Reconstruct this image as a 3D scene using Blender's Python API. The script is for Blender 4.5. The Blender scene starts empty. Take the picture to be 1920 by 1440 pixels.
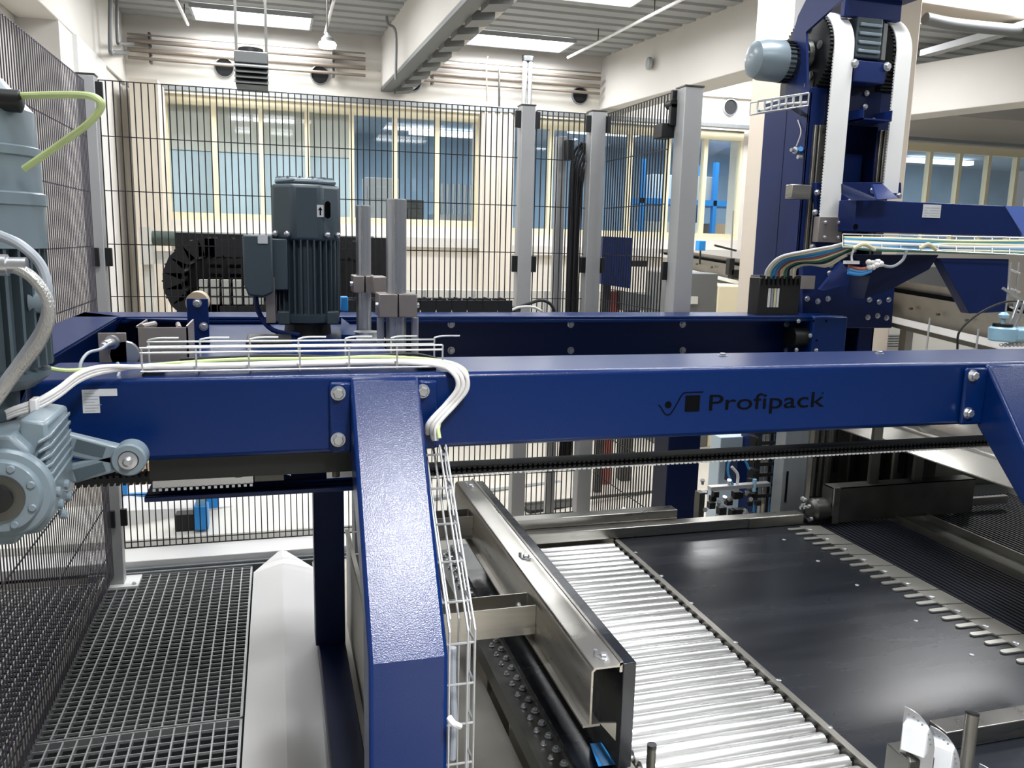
import bpy, bmesh, math, random
from mathutils import Vector, Matrix
random.seed(7)
SC = bpy.context.scene
COL = SC.collection

# ------------------------------------------------------------------ camera
HCAM = 1.65
FPX = 1554.7
YAW, PITCH, ROLL = math.radians(15.99), math.radians(9.81), math.radians(-1.41)
vF = Vector((math.sin(YAW)*math.cos(PITCH), math.cos(YAW)*math.cos(PITCH), -math.sin(PITCH)))
_r = Vector((math.cos(YAW), -math.sin(YAW), 0)); _d = vF.cross(_r)
vR = _r*math.cos(ROLL) + _d*math.sin(ROLL)
vD = -_r*math.sin(ROLL) + _d*math.cos(ROLL)
cam = bpy.data.cameras.new('camera'); camo = bpy.data.objects.new('camera', cam); COL.objects.link(camo)
cam.sensor_width = 36; cam.lens = FPX/1920*36; cam.clip_start = .05; cam.clip_end = 100
m = Matrix.Identity(4)
for i in range(3):
    m[i][0] = vR[i]; m[i][1] = -vD[i]; m[i][2] = -vF[i]
m[2][3] = HCAM
camo.matrix_world = m
SC.camera = camo

# survey helpers: points measured on real planes of the hall (metres)
def ray(x, y): return vR*((x-960)/FPX) + vD*((y-720)/FPX) + vF
def aZ(x, y, z): v = ray(x, y); t = (z-HCAM)/v.z; return Vector((v.x*t, v.y*t, z))
def aY(x, y, Y): v = ray(x, y); t = Y/v.y; return Vector((v.x*t, Y, HCAM+v.z*t))
def aX(x, y, X): v = ray(x, y); t = X/v.x; return Vector((X, v.y*t, HCAM+v.z*t))

# ------------------------------------------------------------------ world, light, exposure
SC.view_settings.view_transform = 'Standard'; SC.view_settings.look = 'None'
SC.view_settings.exposure = 0.0; SC.view_settings.gamma = 1
SC.view_settings.use_curve_mapping = False
W = bpy.data.worlds.new('world'); SC.world = W; W.use_nodes = True
W.node_tree.nodes['Background'].inputs[0].default_value = (.90, .94, 1.0, 1)
W.node_tree.nodes['Background'].inputs[1].default_value = .2
def area(name, loc, sx, sy, power, rot=(0, 0, 0), col=(1, 1, 1), spread=math.pi):
    l = bpy.data.lights.new(name, 'AREA'); l.shape = 'RECTANGLE'; l.size = sx; l.size_y = sy
    l.energy = power; l.color = col; l.spread = spread
    o = bpy.data.objects.new(name, l); COL.objects.link(o); o.location = loc; o.rotation_euler = rot
    return o
CZ = 3.65
SKY = []                      # skylight panels of the roof: x0, x1, y0, y1
for yc in (8.5, 6.66, 4.82, 2.98, 1.14):
    for (x0, x1) in ((-.66, .37), (1.88, 2.93), (4.45, 5.5)):
        SKY.append((x0, x1, yc-.23, yc+.23))
for i, (x0, x1, y0, y1) in enumerate(SKY):
    area('skylight_daylight', ((x0+x1)/2, (y0+y1)/2, CZ-.10), x1-x0, y1-y0, (38, 38, 38, 38, 22)[i//3], col=(.96, .98, 1))

area('added_glare_light', (.66, -.28, 3.42), .24, .85, 125, col=(.97, .98, 1), spread=math.radians(105))  # added light out of view, makes the glare on the sloping front leg

# ------------------------------------------------------------------ materials
def lin(c):
    r = []
    for v in c:
        v /= 255
        r.append(v/12.92 if v <= .04045 else ((v+.055)/1.055)**2.4)
    return (*r, 1)
def mat(name, rgb, rough=.5, metal=0, bump=None, coat=0, var=None, spec=.5, emit=None, aniso=None, crough=.1):
    M = bpy.data.materials.new(name); M.use_nodes = True
    nt = M.node_tree; b = nt.nodes['Principled BSDF']
    b.inputs['Base Color'].default_value = lin(rgb); b.inputs['Roughness'].default_value = rough
    b.inputs['Metallic'].default_value = metal; b.inputs['Coat Weight'].default_value = coat
    b.inputs['Coat Roughness'].default_value = crough
    b.inputs['Specular IOR Level'].default_value = spec
    tc = nt.nodes.new('ShaderNodeTexCoord')
    if emit:
        b.inputs['Emission Color'].default_value = lin(rgb); b.inputs['Emission Strength'].default_value = emit
    if var:                    # (scale vec or float, amount) colour wear
        sc, amt = var
        n = nt.nodes.new('ShaderNodeTexNoise'); n.inputs['Detail'].default_value = 5
        mp = nt.nodes.new('ShaderNodeMapping'); nt.links.new(tc.outputs['Object'], mp.inputs[0])
        mp.inputs['Scale'].default_value = sc if hasattr(sc, '__len__') else (sc,)*3
        n.inputs['Scale'].default_value = 1; nt.links.new(mp.outputs[0], n.inputs['Vector'])
        mx = nt.nodes.new('ShaderNodeMix'); mx.data_type = 'RGBA'
        mx.inputs['A'].default_value = lin([max(0, v*(1-amt)) for v in rgb])
        mx.inputs['B'].default_value = lin([min(255, v*(1+amt)) for v in rgb])
        nt.links.new(n.outputs['Fac'], mx.inputs['Factor']); nt.links.new(mx.outputs['Result'], b.inputs['Base Color'])
        mr = nt.nodes.new('ShaderNodeMapRange'); mr.inputs['To Min'].default_value = max(.02, rough-.1)
        mr.inputs['To Max'].default_value = rough+.1
        nt.links.new(n.outputs['Fac'], mr.inputs['Value']); nt.links.new(mr.outputs[0], b.inputs['Roughness'])
    if bump:                   # (scale, strength)
        sc, st = bump[:2]
        n = nt.nodes.new('ShaderNodeTexNoise'); n.inputs['Detail'].default_value = 2
        mp = nt.nodes.new('ShaderNodeMapping'); nt.links.new(tc.outputs['Object'], mp.inputs[0])
        mp.inputs['Scale'].default_value = sc if hasattr(sc, '__len__') else (sc,)*3
        n.inputs['Scale'].default_value = 1; nt.links.new(mp.outputs[0], n.inputs['Vector'])
        bp = nt.nodes.new('ShaderNodeBump'); bp.inputs['Strength'].default_value = st
        bp.inputs['Distance'].default_value = bump[2] if len(bump) > 2 else .001
        nt.links.new(n.outputs['Fac'], bp.inputs['Height']); nt.links.new(bp.outputs[0], b.inputs['Normal']); nt.links.new(bp.outputs[0], b.inputs['Coat Normal'])
    return M
MT = dict(
    blue=mat('blue_powder_coat', (2, 34, 88), .30, bump=(430, .6, .0006), coat=.22, crough=.10, spec=.22),
    bluecol=mat('blue_powder_coat_matt', (16, 36, 88), .42, bump=(200, .2, .001), spec=.25),
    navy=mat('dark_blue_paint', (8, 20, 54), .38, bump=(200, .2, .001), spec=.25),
    gear=mat('grey_blue_machine_paint', (112, 126, 134), .38, bump=(60, .12, .001), coat=.15),
    gear2=mat('dark_grey_blue_paint', (66, 79, 86), .42, bump=(60, .1, .001)),
    steel=mat('brushed_stainless', (168, 165, 158), .30, 1, var=((6, 6, 60), .12)),
    steel2=mat('dull_stainless', (150, 147, 140), .42, 1, var=(8, .12)),
    dsteel=mat('dark_steel', (92, 92, 88), .40, .9, var=(9, .25)),
    hoodm=mat('hood_stainless', (176, 172, 164), .22, .9, var=((4, 1, 4), .05)),
    comb=mat('comb_steel', (178, 176, 168), .32, .8),
    roller=mat('roller_steel', (208, 208, 206), .30, .85, var=((4, 60, 60), .04)),
    zinc=mat('zinc_plated', (200, 202, 205), .32, .9),
    wire=mat('zinc_wire', (205, 206, 208), .35, .75),
    black=mat('black_plastic', (16, 17, 18), .45),
    rubber=mat('black_rubber', (14, 18, 18), .6),
    plate=mat('black_plate', (22, 25, 30), .26, bump=((3, 40, 10), .05), var=((2, 14, 5), .2)),
    belt=mat('ribbed_black_belt', (24, 27, 34), .35),
    beltw=mat('white_belt', (226, 226, 224), .6),
    fence=mat('fence_wire_black', (26, 26, 30), .45),
    fencel=mat('fence_wire_grey', (70, 66, 76), .45),
    post=mat('fence_post_grey', (162, 162, 162), .45, .15, var=(5, .04)),
    white=mat('white_panel', (222, 221, 220), .35, var=(2, .02)),
    cream=mat('cream_paint', (216, 206, 190), .7, var=(1.5, .04)),
    creamw=mat('cream_white_wall', (226, 220, 210), .8, var=(1.2, .03)),
    conc=mat('painted_concrete', (206, 202, 196), .8, var=(1.3, .04), bump=(30, .15, .002)),
    colm=mat('painted_column', (186, 174, 160), .8, var=(1.3, .04)),
    ceil=mat('grey_trapezoidal_sheet', (150, 152, 152), .6),
    frame=mat('window_frame_cream', (232, 222, 190), .5),
    floorm=mat('floor_beige', (196, 190, 178), .35, var=(2.2, .10), bump=(5, .05)),
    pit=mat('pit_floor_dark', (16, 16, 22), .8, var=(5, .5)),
    grat=mat('galvanised_grating', (176, 178, 178), .42, .55),
    pipe=mat('brown_grey_pipe', (128, 118, 108), .5, .3),
    gcable=mat('green_yellow_cable', (196, 214, 150), .45),
    wcable=mat('light_grey_cable', (216, 214, 212), .45),
    gycable=mat('grey_cable', (150, 156, 164), .45),
    bcable=mat('blue_cable', (50, 130, 180), .45),
    kcable=mat('black_cable', (24, 24, 26), .5),
    ycable=mat('ivory_cable', (214, 206, 170), .45),
    rcable=mat('brown_cable', (150, 80, 70), .45),
    tcable=mat('teal_cable', (50, 110, 90), .45),
    braid=mat('braided_hose', (165, 165, 162), .4, .6, bump=((500, 500, 200), .8, .002)),
    sblue=mat('sensor_blue', (40, 140, 215), .4),
    lblue=mat('pale_blue_plastic', (150, 190, 212), .3),
    paper=mat('paper_label', (208, 210, 212), .6),
    ink=mat('black_ink', (4, 5, 8), .9, spec=.1),
    clampm=mat('alu_block', (150, 142, 138), .45, .5),
    shaft=mat('ground_shaft', (176, 178, 182), .30, .75, var=((80, 80, 1), .10)),
    alu=mat('aluminium_profile', (150, 154, 156), .4, .6, var=((40, 40, 1), .06)),
    gbox=mat('control_cabinet_grey', (196, 194, 186), .5),
    green=mat('dark_green_roller', (60, 74, 66), .5),
    blind=mat('pale_blue_blind', (206, 222, 232), .7),
    blind2=mat('grey_blind', (224, 222, 214), .7),
    room=mat('far_room_wall', (150, 172, 190), .8, var=(1.2, .2)),
    roomc=mat('far_room_ceiling', (170, 184, 196), .8),
    lightm=mat('lit_skylight', (246, 250, 255), .5, emit=7.0),
    strip=mat('lit_strip_lamp', (240, 248, 255), .5, emit=2.5),
    bulb=mat('lit_pendant_lamp', (255, 248, 230), .5, emit=9),
    hole=mat('dark_opening', (18, 18, 20), .8),
    card=mat('cardboard', (196, 166, 132), .8),
    chain=mat('drag_chain_black', (26, 26, 27), .5),
    heat=mat('heater_grey', (110, 112, 112), .5, .3),
    ivory=mat('ivory_roller', (190, 170, 145), .6),
)
g = bpy.data.materials.new('window_glass'); g.use_nodes = True
nt = g.node_tree; nt.nodes.clear()
o_ = nt.nodes.new('ShaderNodeOutputMaterial'); mx = nt.nodes.new('ShaderNodeMixShader')
tr = nt.nodes.new('ShaderNodeBsdfTransparent'); tr.inputs[0].default_value = (.95, .975, .985, 1)
gl = nt.nodes.new('ShaderNodeBsdfGlossy'); gl.inputs['Roughness'].default_value = .03
fr = nt.nodes.new('ShaderNodeLayerWeight'); fr.inputs[0].default_value = .25
ad = nt.nodes.new('ShaderNodeMath'); ad.operation = 'MULTIPLY_ADD'; ad.inputs[1].default_value = .45; ad.inputs[2].default_value = .03
nt.links.new(fr.outputs['Facing'], ad.inputs[0]); nt.links.new(ad.outputs[0], mx.inputs[0])
nt.links.new(tr.outputs[0], mx.inputs[1]); nt.links.new(gl.outputs[0], mx.inputs[2]); nt.links.new(mx.outputs[0], o_.inputs[0])
MT['glass'] = g

# ------------------------------------------------------------------ mesh builder
def smooth_path(pts, n=6):
    P = [Vector(p) for p in pts]
    if len(P) < 3: return P
    Q = [P[0]*2-P[1]] + P + [P[-1]*2-P[-2]]; out = []
    for i in range(1, len(Q)-2):
        a, b, c, d = Q[i-1:i+3]
        for k in range(n):
            t = k/n
            out.append(.5*((2*b) + (c-a)*t + (2*a-5*b+4*c-d)*t*t + (3*b-a-3*c+d)*t**3))
    out.append(P[-1]); return out
class MB:
    def __init__(s): s.v = []; s.f = []
    def add(s, vs, fs):
        k = len(s.v); s.v += [Vector(v) for v in vs]; s.f += [tuple(i+k for i in f) for f in fs]; return s
    def hexa(s, p):   # p: 4 bottom + 4 top
        return s.add(p, [(3, 2, 1, 0), (4, 5, 6, 7), (0, 1, 5, 4), (1, 2, 6, 5), (2, 3, 7, 6), (3, 0, 4, 7)])
    def box(s, x0, x1, y0, y1, z0, z1):
        return s.hexa([(x0, y0, z0), (x1, y0, z0), (x1, y1, z0), (x0, y1, z0), (x0, y0, z1), (x1, y0, z1), (x1, y1, z1), (x0, y1, z1)])
    def prism(s, pts, vec):
        n = len(pts); vec = Vector(vec); a = [Vector(p) for p in pts]
        nrm = Vector()
        for i in range(n): nrm += a[i].cross(a[(i+1) % n])
        if nrm.dot(vec) > 0: a.reverse()
        return s.add(a+[p+vec for p in a], [tuple(range(n)), tuple(range(2*n-1, n-1, -1))] + [((i+1) % n, i, i+n, (i+1) % n+n) for i in range(n)])
    def bar(s, p0, p1, w, h, up=(0, 0, 1)):
        p0, p1 = Vector(p0), Vector(p1); d = (p1-p0).normalized(); sd = d.cross(Vector(up))
        if sd.length < 1e-4: sd = d.cross(Vector((0, 1, 0)))
        sd.normalize(); u = sd.cross(d).normalized(); a, b = sd*w/2, u*h/2
        return s.hexa([p0-a-b, p0+a-b, p1+a-b, p1-a-b, p0-a+b, p0+a+b, p1+a+b, p1-a+b])
    def rev(s, p0, ax, prof, n=20):   # prof [(t, r)] revolved round ax from p0
        p0 = Vector(p0); ax = Vector(ax).normalized(); e = ax.orthogonal().normalized(); g_ = ax.cross(e)
        vs = []; fs = []
        for (t, r) in prof:
            for k in range(n):
                a = 2*math.pi*k/n; vs.append(p0+ax*t+(e*math.cos(a)+g_*math.sin(a))*r)
        for i in range(len(prof)-1):
            for k in range(n):
                k2 = (k+1) % n; fs.append((i*n+k, i*n+k2, (i+1)*n+k2, (i+1)*n+k))
        fs.append(tuple(range(n-1, -1, -1))); fs.append(tuple((len(prof)-1)*n+k for k in range(n)))
        return s.add(vs, fs)
    def cyl(s, p0, p1, r, n=16, r2=None):
        d = Vector(p1)-Vector(p0); return s.rev(p0, d, [(0, r), (d.length, r if r2 is None else r2)], n)
    def sph(s, c, r, n=12):
        return s.rev(Vector(c)-Vector((0, 0, r)), (0, 0, 1), [(r-r*math.cos(math.pi*k/8), max(1e-4, r*math.sin(math.pi*k/8))) for k in range(9)], n)
    def tube(s, pts, r, n=8, sm=6):
        P = smooth_path(pts, sm) if sm else [Vector(p) for p in pts]
        vs = []; fs = []; e = None
        for i, p in enumerate(P):
            d = (P[min(i+1, len(P)-1)]-P[max(i-1, 0)]).normalized()
            if e is None: e = d.orthogonal().normalized()
            e = (e-d*e.dot(d)).normalized(); g_ = d.cross(e)
            for k in range(n):
                a = 2*math.pi*k/n; vs.append(p+(e*math.cos(a)+g_*math.sin(a))*r)
        for i in range(len(P)-1):
            for k in range(n):
                k2 = (k+1) % n; fs.append((i*n+k, i*n+k2, (i+1)*n+k2, (i+1)*n+k))
        fs.append(tuple(range(n-1, -1, -1))); fs.append(tuple((len(P)-1)*n+k for k in range(n)))
        return s.add(vs, fs)
    def hexbolt(s, p, ax, r=.011, t=.008):
        ax = Vector(ax).normalized(); p = Vector(p)
        s.rev(p, ax, [(0, r*1.35), (t*.25, r*1.35)], 18); s.rev(p+ax*t*.25, ax, [(0, r), (t*.8, r), (t, r*.82)], 6); return s
    def build(s, name, M, parent=None, bevel=0, seg=2, org=None, ang=35):
        me = bpy.data.meshes.new(name)
        if parent is None and org is None:
            lo = [min(v[i] for v in s.v) for i in range(3)]; hi = [max(v[i] for v in s.v) for i in range(3)]
            org = Vector(((lo[0]+hi[0])/2, (lo[1]+hi[1])/2, lo[2]))
        base = Vector(parent['_w']) if parent is not None else Vector(org)
        me.from_pydata([tuple(v-base) for v in s.v], [], s.f); me.update()
        for p in me.polygons: p.use_smooth = True
        me.set_sharp_from_angle(angle=math.radians(ang))
        me.materials.append(MT[M] if isinstance(M, str) else M)
        o = bpy.data.objects.new(name, me); COL.objects.link(o)
        o['_w'] = tuple(base)
        if parent is not None: o.parent = parent
        else: o.location = base
        if bevel:
            b = o.modifiers.new('bevel', 'BEVEL'); b.width = bevel; b.segments = seg; b.limit_method = 'ANGLE'; b.angle_limit = math.radians(40)
            b.harden_normals = False
        return o
def thing(name, label, cat, loc=(0, 0, 0), group=None):
    o = bpy.data.objects.new(name, None); COL.objects.link(o); o.location = loc; o['_w'] = tuple(loc)
    o.empty_display_size = .05
    o['label'] = label; o['category'] = cat
    if group: o['group'] = group
    return o
def tag(o, label, cat, group=None, kind=None):
    o['label'] = label; o['category'] = cat
    if group: o['group'] = group
    if kind: o['kind'] = kind
    return o
def struct(o): o['kind'] = 'structure'; return o

# ================================================================== THE HALL
YW = 9.0
PX0, PX1, PY0, PY1 = -1.62, .235, -.5, 4.22           # pit opening under the grating
f = MB(); f.box(-6, PX0, -4, YW, -.12, 0); f.box(PX1, 14, -4, YW, -.12, 0); f.box(PX0, PX1, PY1, YW, -.12, 0); f.box(PX0, PX1, -4, PY0, -.12, 0)
struct(f.build('floor', 'floorm'))
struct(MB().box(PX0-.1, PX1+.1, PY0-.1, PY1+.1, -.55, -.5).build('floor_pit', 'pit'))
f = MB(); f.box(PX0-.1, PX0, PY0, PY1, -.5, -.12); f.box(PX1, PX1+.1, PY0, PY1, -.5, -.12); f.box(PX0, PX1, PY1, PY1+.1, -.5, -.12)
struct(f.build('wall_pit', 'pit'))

# back wall with window openings
bands = [(-1.0, 2.14, 1.78, 2.98), (2.50, 5.35, 1.72, 2.96), (5.75, 9.9, 1.72, 2.98)]
w = MB()
w.box(-1.6, 14, YW, YW+.3, 0, 1.72); w.box(-1.6, 14, YW, YW+.3, 2.98, 3.34)
w.box(-1.6, -1.0, YW, YW+.3, 1.72, 2.98); w.box(2.14, 2.50, YW-.14, YW+.3, 0, 2.98); w.box(5.35, 5.75, YW, YW+.3, 1.72, 2.98)
w.box(9.9, 14, YW, YW+.3, 1.72, 2.98); w.box(-1.0, 2.14, YW, YW+.3, 1.72, 1.78)
struct(w.build('wall_back', 'creamw'))
struct(MB().box(-1.6, 14, YW-.05, YW+.3, 3.34, CZ+.2).build('wall_upper', 'conc'))
struct(MB().box(-1.0, 2.14, YW-.12, YW, 1.56, 1.66).box(2.5, 5.35, YW-.12, YW, 1.5, 1.6).build('trim_1', 'conc'))
struct(MB().box(-1.3, 3.5, YW-.16, YW-.05, 2.99, 3.03).box(3.5, 9.9, YW-.16, YW-.05, 2.99, 3.03).build('trim_2', 'alu'))
# vertical reveals / pilasters between bays
p = MB()
for x in (2.16, 2.24, 2.33, 2.42): p.box(x, x+.03, YW-.17, YW-.14, 0, 2.98)
struct(p.build('trim_3', 'cream'))
wn = 1
for (x0, x1, z0, z1) in bands:
    n = round((x1-x0)/.457); dx = (x1-x0)/n
    for i in range(n):
        a, b = x0+i*dx, x0+(i+1)*dx
        fr_ = MB(); t = .024
        fr_.box(a, a+t, YW+.02, YW+.1, z0, z1); fr_.box(b-t, b, YW+.02, YW+.1, z0, z1)
        fr_.box(a+t, b-t, YW+.02, YW+.1, z0, z0+.07); fr_.box(a+t, b-t, YW+.02, YW+.1, z1-.09, z1)
        fo = struct(fr_.build('window_%d' % wn, 'frame')); wn += 1
        MB().box(a+t, b-t, YW+.055, YW+.063, z0+.07, z1-.09).build('pane', 'glass', fo)
# room seen through the windows
struct(MB().box(-1.6, 14, 13.4, 13.6, 0, 3.4).build('wall_far', 'room'))
struct(MB().box(-1.6, 14, YW+.3, 13.4, 3.22, 3.36).build('ceiling_far', 'roomc'))
struct(MB().box(-1.6, 14, YW+.3, 13.4, -.05, .02).build('floor_far', 'gbox'))
area('far_room_light', (3, 11.2, 3.15), 8, 2, 150, col=(.85, .93, 1))
area('far_room_light', (9.5, 11.2, 3.15), 6, 2, 120, col=(.85, .93, 1))
for i, (x, y, l, lab) in enumerate([(2.0, 10.6, .9, 'short lit strip lamp behind the middle windows, nearer the glass'), (1.9, 12.2, 1.3, 'long lit strip lamp behind the middle windows, deeper in the room'), (3.9, 11.0, 1.0, 'lit strip lamp behind the windows right of the cream pillar'), (7.2, 11.2, 1.3, 'lit strip lamp behind the windows beside the lift column'), (10.3, 12.0, 1.3, 'lit strip lamp behind the windows at the far right')]):
    tag(MB().box(x, x+l, y, y+.16, 3.12, 3.19).build('strip_lamp', 'strip'), lab, 'lamp', 'strip lamps in the far room')
bl = thing('window_blind', 'pale blue lowered blind behind the left windows', 'blind', (-.15, 9.2, 1.8))
MB().box(-1.0, .82, 9.2, 9.22, 1.78, 2.46).build('lower_cloth', 'blind', bl); MB().box(-1.0, .82, 9.2, 9.22, 2.47, 2.98).build('upper_cloth', 'blind2', bl)
tag(MB().box(1.05, 1.45, 10.2, 10.6, .02, 2.35).box(1.08, 1.42, 10.17, 10.2, 2.1, 2.25).build('white_cabinet', 'white', bevel=.01), 'tall white cabinet standing behind the windows', 'cabinet')
tag(MB().box(1.5, 1.72, 10.0, 10.5, .02, 2.1).box(1.52, 1.70, 9.97, 10, 1.5, 2.0).build('dark_locker', 'dsteel', bevel=.01), 'dark narrow locker beside the white cabinet behind the glass', 'locker')
mc = MB(); mc.box(1.9, 2.35, 10.1, 10.7, .02, 1.95)
for k in range(6): mc.cyl((1.95+.07*k, 10.05, 1.95), (1.95+.07*k, 10.05, 2.3), .02, 8)
tag(mc.build('filling_machine', 'zinc'), 'silver machine with upright pipes behind the glass', 'machine')
sh = thing('storage_rack', 'blue storage rack with boxes seen through the far windows', 'rack', (6.6, 12, 0))
sf = MB()
for x in (5.3, 6.5, 7.7):
    sf.box(x, x+.06, 11.7, 11.78, 0, 2.9); sf.box(x, x+.06, 12.3, 12.38, 0, 2.9)
for z in (.9, 1.55, 2.25): sf.box(5.3, 7.76, 11.7, 12.38, z, z+.08)
sf.build('rack_frame', 'sblue', sh)
for i, (x, z, m_) in enumerate([(5.45, .98, 'card'), (5.95, .98, 'gbox'), (6.6, .98, 'card'), (5.45, 1.63, 'gbox'), (5.9, 1.63, 'blind'), (6.6, 1.63, 'card'), (7.1, 1.63, 'gbox'), (5.5, 2.33, 'blind'), (6.2, 2.33, 'gbox')]):
    tag(MB().box(x, x+.42, 11.8, 12.25, z, z+.36).build('carton', m_, bevel=.01), '%s carton on the %s shelf of the blue rack, %s from its left end' % ({'card': 'brown', 'gbox': 'pale grey', 'blind': 'pale blue'}[m_], {.98: 'lowest', 1.63: 'middle', 2.33: 'top'}[z], {5.45: 'first', 5.5: 'first', 5.95: 'second', 5.9: 'second', 6.2: 'second', 6.6: 'third', 7.1: 'fourth'}[x]), 'box', 'cartons on the far rack')

# ceiling of trapezoidal sheet
def corr(x0, x1, y0, y1, z, pitch=.22, h=.035):
    pts = []; y = y0
    while y < y1:
        for (dy, dz) in ((0, 0), (pitch*.62, 0), (pitch*.70, h), (pitch*.92, h)): pts.append((min(y+dy, y1), z+dz))
        y += pitch
    pts.append((y1, z))
    b = MB(); n = len(pts)
    b.add([(x0, a, c) for a, c in pts]+[(x1, a, c) for a, c in pts], [(i, i+1, i+1+n, i+n) for i in range(n-1)])
    b.box(x0, x1, y0, y1, z+h+.02, z+h+.06); return b
struct(corr(-1.6, 13, -4, YW, CZ).build('ceiling', 'ceil', ang=10))
for (x0, x1, y0, y1) in SKY:
    ki = SKY.index((x0, x1, y0, y1)); rowname = ('first', 'second', 'third', 'fourth', 'fifth', 'sixth')[ki//3]; bay = ('left bay', 'middle bay', 'right bay')[ki % 3]
    s_ = thing('skylight', 'bright ceiling skylight of the %s row from the window wall, over the %s' % (rowname, bay), 'skylight', ((x0+x1)/2, (y0+y1)/2, CZ-.03), 'skylights in the ceiling')
    if (x0, y0) == (SKY[0][0], SKY[0][2]): s_['label'] = 'bright rectangular skylight behind the hanging heater'
    if (x0, y0) == (SKY[1][0], SKY[1][2]): s_['label'] = 'bright rectangular skylight to the right of the concrete roof beam'
    if (x0, y0) == (SKY[4][0], SKY[4][2]): s_['label'] = 'bright skylight cut off by the top edge of the photo'
    MB().box(x0, x1, y0, y1, CZ-.03, CZ-.015).build('lit_panel', 'lightm', s_)
    e = MB(); t = .02
    e.box(x0-t, x1+t, y0-t, y0, CZ-.04, CZ+.0); e.box(x0-t, x1+t, y1, y1+t, CZ-.04, CZ+.0); e.box(x0-t, x0, y0, y1, CZ-.04, CZ); e.box(x1, x1+t, y0, y1, CZ-.04, CZ)
    e.build('skylight_frame', 'ceil', s_)

def rbeam(name, A, B, w_, z0, z1, M):      # box beam between two plan points
    A, B = Vector((*A, 0)), Vector((*B, 0)); d = (B-A).normalized(); n = Vector((-d.y, d.x, 0))*w_
    b = MB(); b.hexa([A+Vector((0, 0, z0)), B+Vector((0, 0, z0)), B+n+Vector((0, 0, z0)), A+n+Vector((0, 0, z0)), A+Vector((0, 0, z1)), B+Vector((0, 0, z1)), B+n+Vector((0, 0, z1)), A+n+Vector((0, 0, z1))])
    bm = b.build(name, M, bevel=.008); struct(bm); return bm
# concrete roof beams running in depth
fA, fB = aZ(703, 180, 3.17), aZ(862, 5, 3.17)
rbeam('trim_4', (fA.x, 9.0), (fA.x+(fB.x-fA.x)/(fB.y-fA.y)*(4.2-fA.y), 4.2), .34, 3.17, CZ+.05, 'conc')
rbeam('trim_5', (3.5, 9.0), (3.96, 5.2), .35, 3.10, CZ+.05, 'conc')
rbeam('trim_6', (6.0, 7.6), (6.7, 5.4), .35, 2.98, 3.46, 'conc')
rbeam('trim_7', (-1.33, 9.0), (-1.40, 2.0), -.26, 3.03, CZ+.05, 'conc')
# left side wall
struct(MB().box(-1.80, -1.62, -4, 6.5, 0, CZ+.1).box(-1.80, -1.36, 6.5, YW+.3, 0, CZ+.1).build('wall_left', 'conc'))
struct(MB().box(-1.36, -1.33, 6.9, 8.0, 0, 3.03).build('trim_8', 'white'))
# steel gusset rail along the roof beam
gr = thing('cable_support_rail', 'grey steel rail with triangular gussets under the concrete roof beam', 'rail', (1.35, 7, 3.1))
A, B = Vector((fA.x, 9.0, 3.10)), Vector((fA.x+(fB.x-fA.x)/(fB.y-fA.y)*(4.6-fA.y), 4.6, 3.10)); d = (B-A).normalized(); n = Vector((-d.y, d.x, 0))
b = MB(); b.bar(A+n*.06+Vector((0, 0, .05)), B+n*.06+Vector((0, 0, .05)), .12, .03); b.build('flange', 'heat', gr)
for k in range(10):
    c = A+d*(.1+k*.42)+n*.12
    MB().prism([c, c+n*.16+Vector((0, 0, .02)), c+n*.16+Vector((0, 0, .07)), c+Vector((0, 0, .07))], d*.20).build('gusset', 'heat', gr)
# column behind the lift
kx = aY(1403, 250, 5.1).x; ky = aX(1478, 60, kx).y; kr = aY(1715, 160, ky).x
struct(MB().box(kx, kr, ky, 5.1, 0, 3.6).build('trim_10', 'colm', bevel=.01))
struct(MB().box(kx+.01, kx+.22, ky-.03, ky, 0, 3.6).build('trim_11', 'white', bevel=.004))
rbeam('trim_12', (kr, 5.0), (9.5, 5.2), .3, 3.30, 3.6, 'colm')

# round wall openings
for i, (x, y, lab) in enumerate([(420, 125, 'dark round wall opening left of the hanging heater'), (600, 139, 'dark round wall opening right of the hanging heater'), (775, 153, 'dark round wall opening beside the concrete roof beam'), (1090, 178, 'dark round wall opening right of the vertical pipe'), (1373, 200, 'dark round wall opening beside the lift column')]):
    q = aY(x, y, YW-.06)
    th = thing('wall_vent', lab, 'vent', tuple(q))
    ring = MB().rev((q.x, YW+.0, q.z), (0, -1, 0), [(0, .095), (.03, .095), (.032, .085), (.012, .084)], 28); ring.build('rim', 'alu', th)
    MB().rev((q.x, YW, q.z), (0, -1, 0), [(0, .083), (.014, .083)], 28).build('opening', 'hole', th)
q = aY(1185, 148, 7.5)
tag(MB().rev((3.60, 7.9, 3.40), (-1, .12, 0), [(0, .06), (.03, .06), (.035, .05)], 20).build('wall_disc', 'ceil'), 'small round grey disc on the right concrete roof beam', 'disc')
# pipes along the back wall
for i, y in enumerate((68, 80, 97, 112)):
    z = aY(300, y, 8.85).z
    pp = thing('wall_pipe', ['thin grey pipe along the back wall, topmost of four', 'grey pipe along the back wall, second from the top of four', 'brown grey pipe along the back wall, third from the top', 'pale grey pipe along the back wall, lowest of four'][i], 'pipe', (0, 8.85, z))
    MB().cyl((-1.28, 8.85, z), (.92, 8.85, z), [.008, .022, .022, .016][i], 10).cyl((1.1, 8.85, z), (3.45, 8.85, z), [.008, .022, .022, .016][i], 10).build('pipe_run', 'pipe', pp)
    c = MB()
    for x in (-1.1, -.2, .6, 1.6, 2.6): c.box(x, x+.02, 8.85, 8.96, z-.03, z+.03)
    c.build('clip', 'dsteel', pp)
vp = thing('vertical_pipe', 'pale vertical pipe with a black cap on the back wall', 'pipe', (2.67, 8.8, 3.0))
q = aY(989, 130, 8.75)
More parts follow.
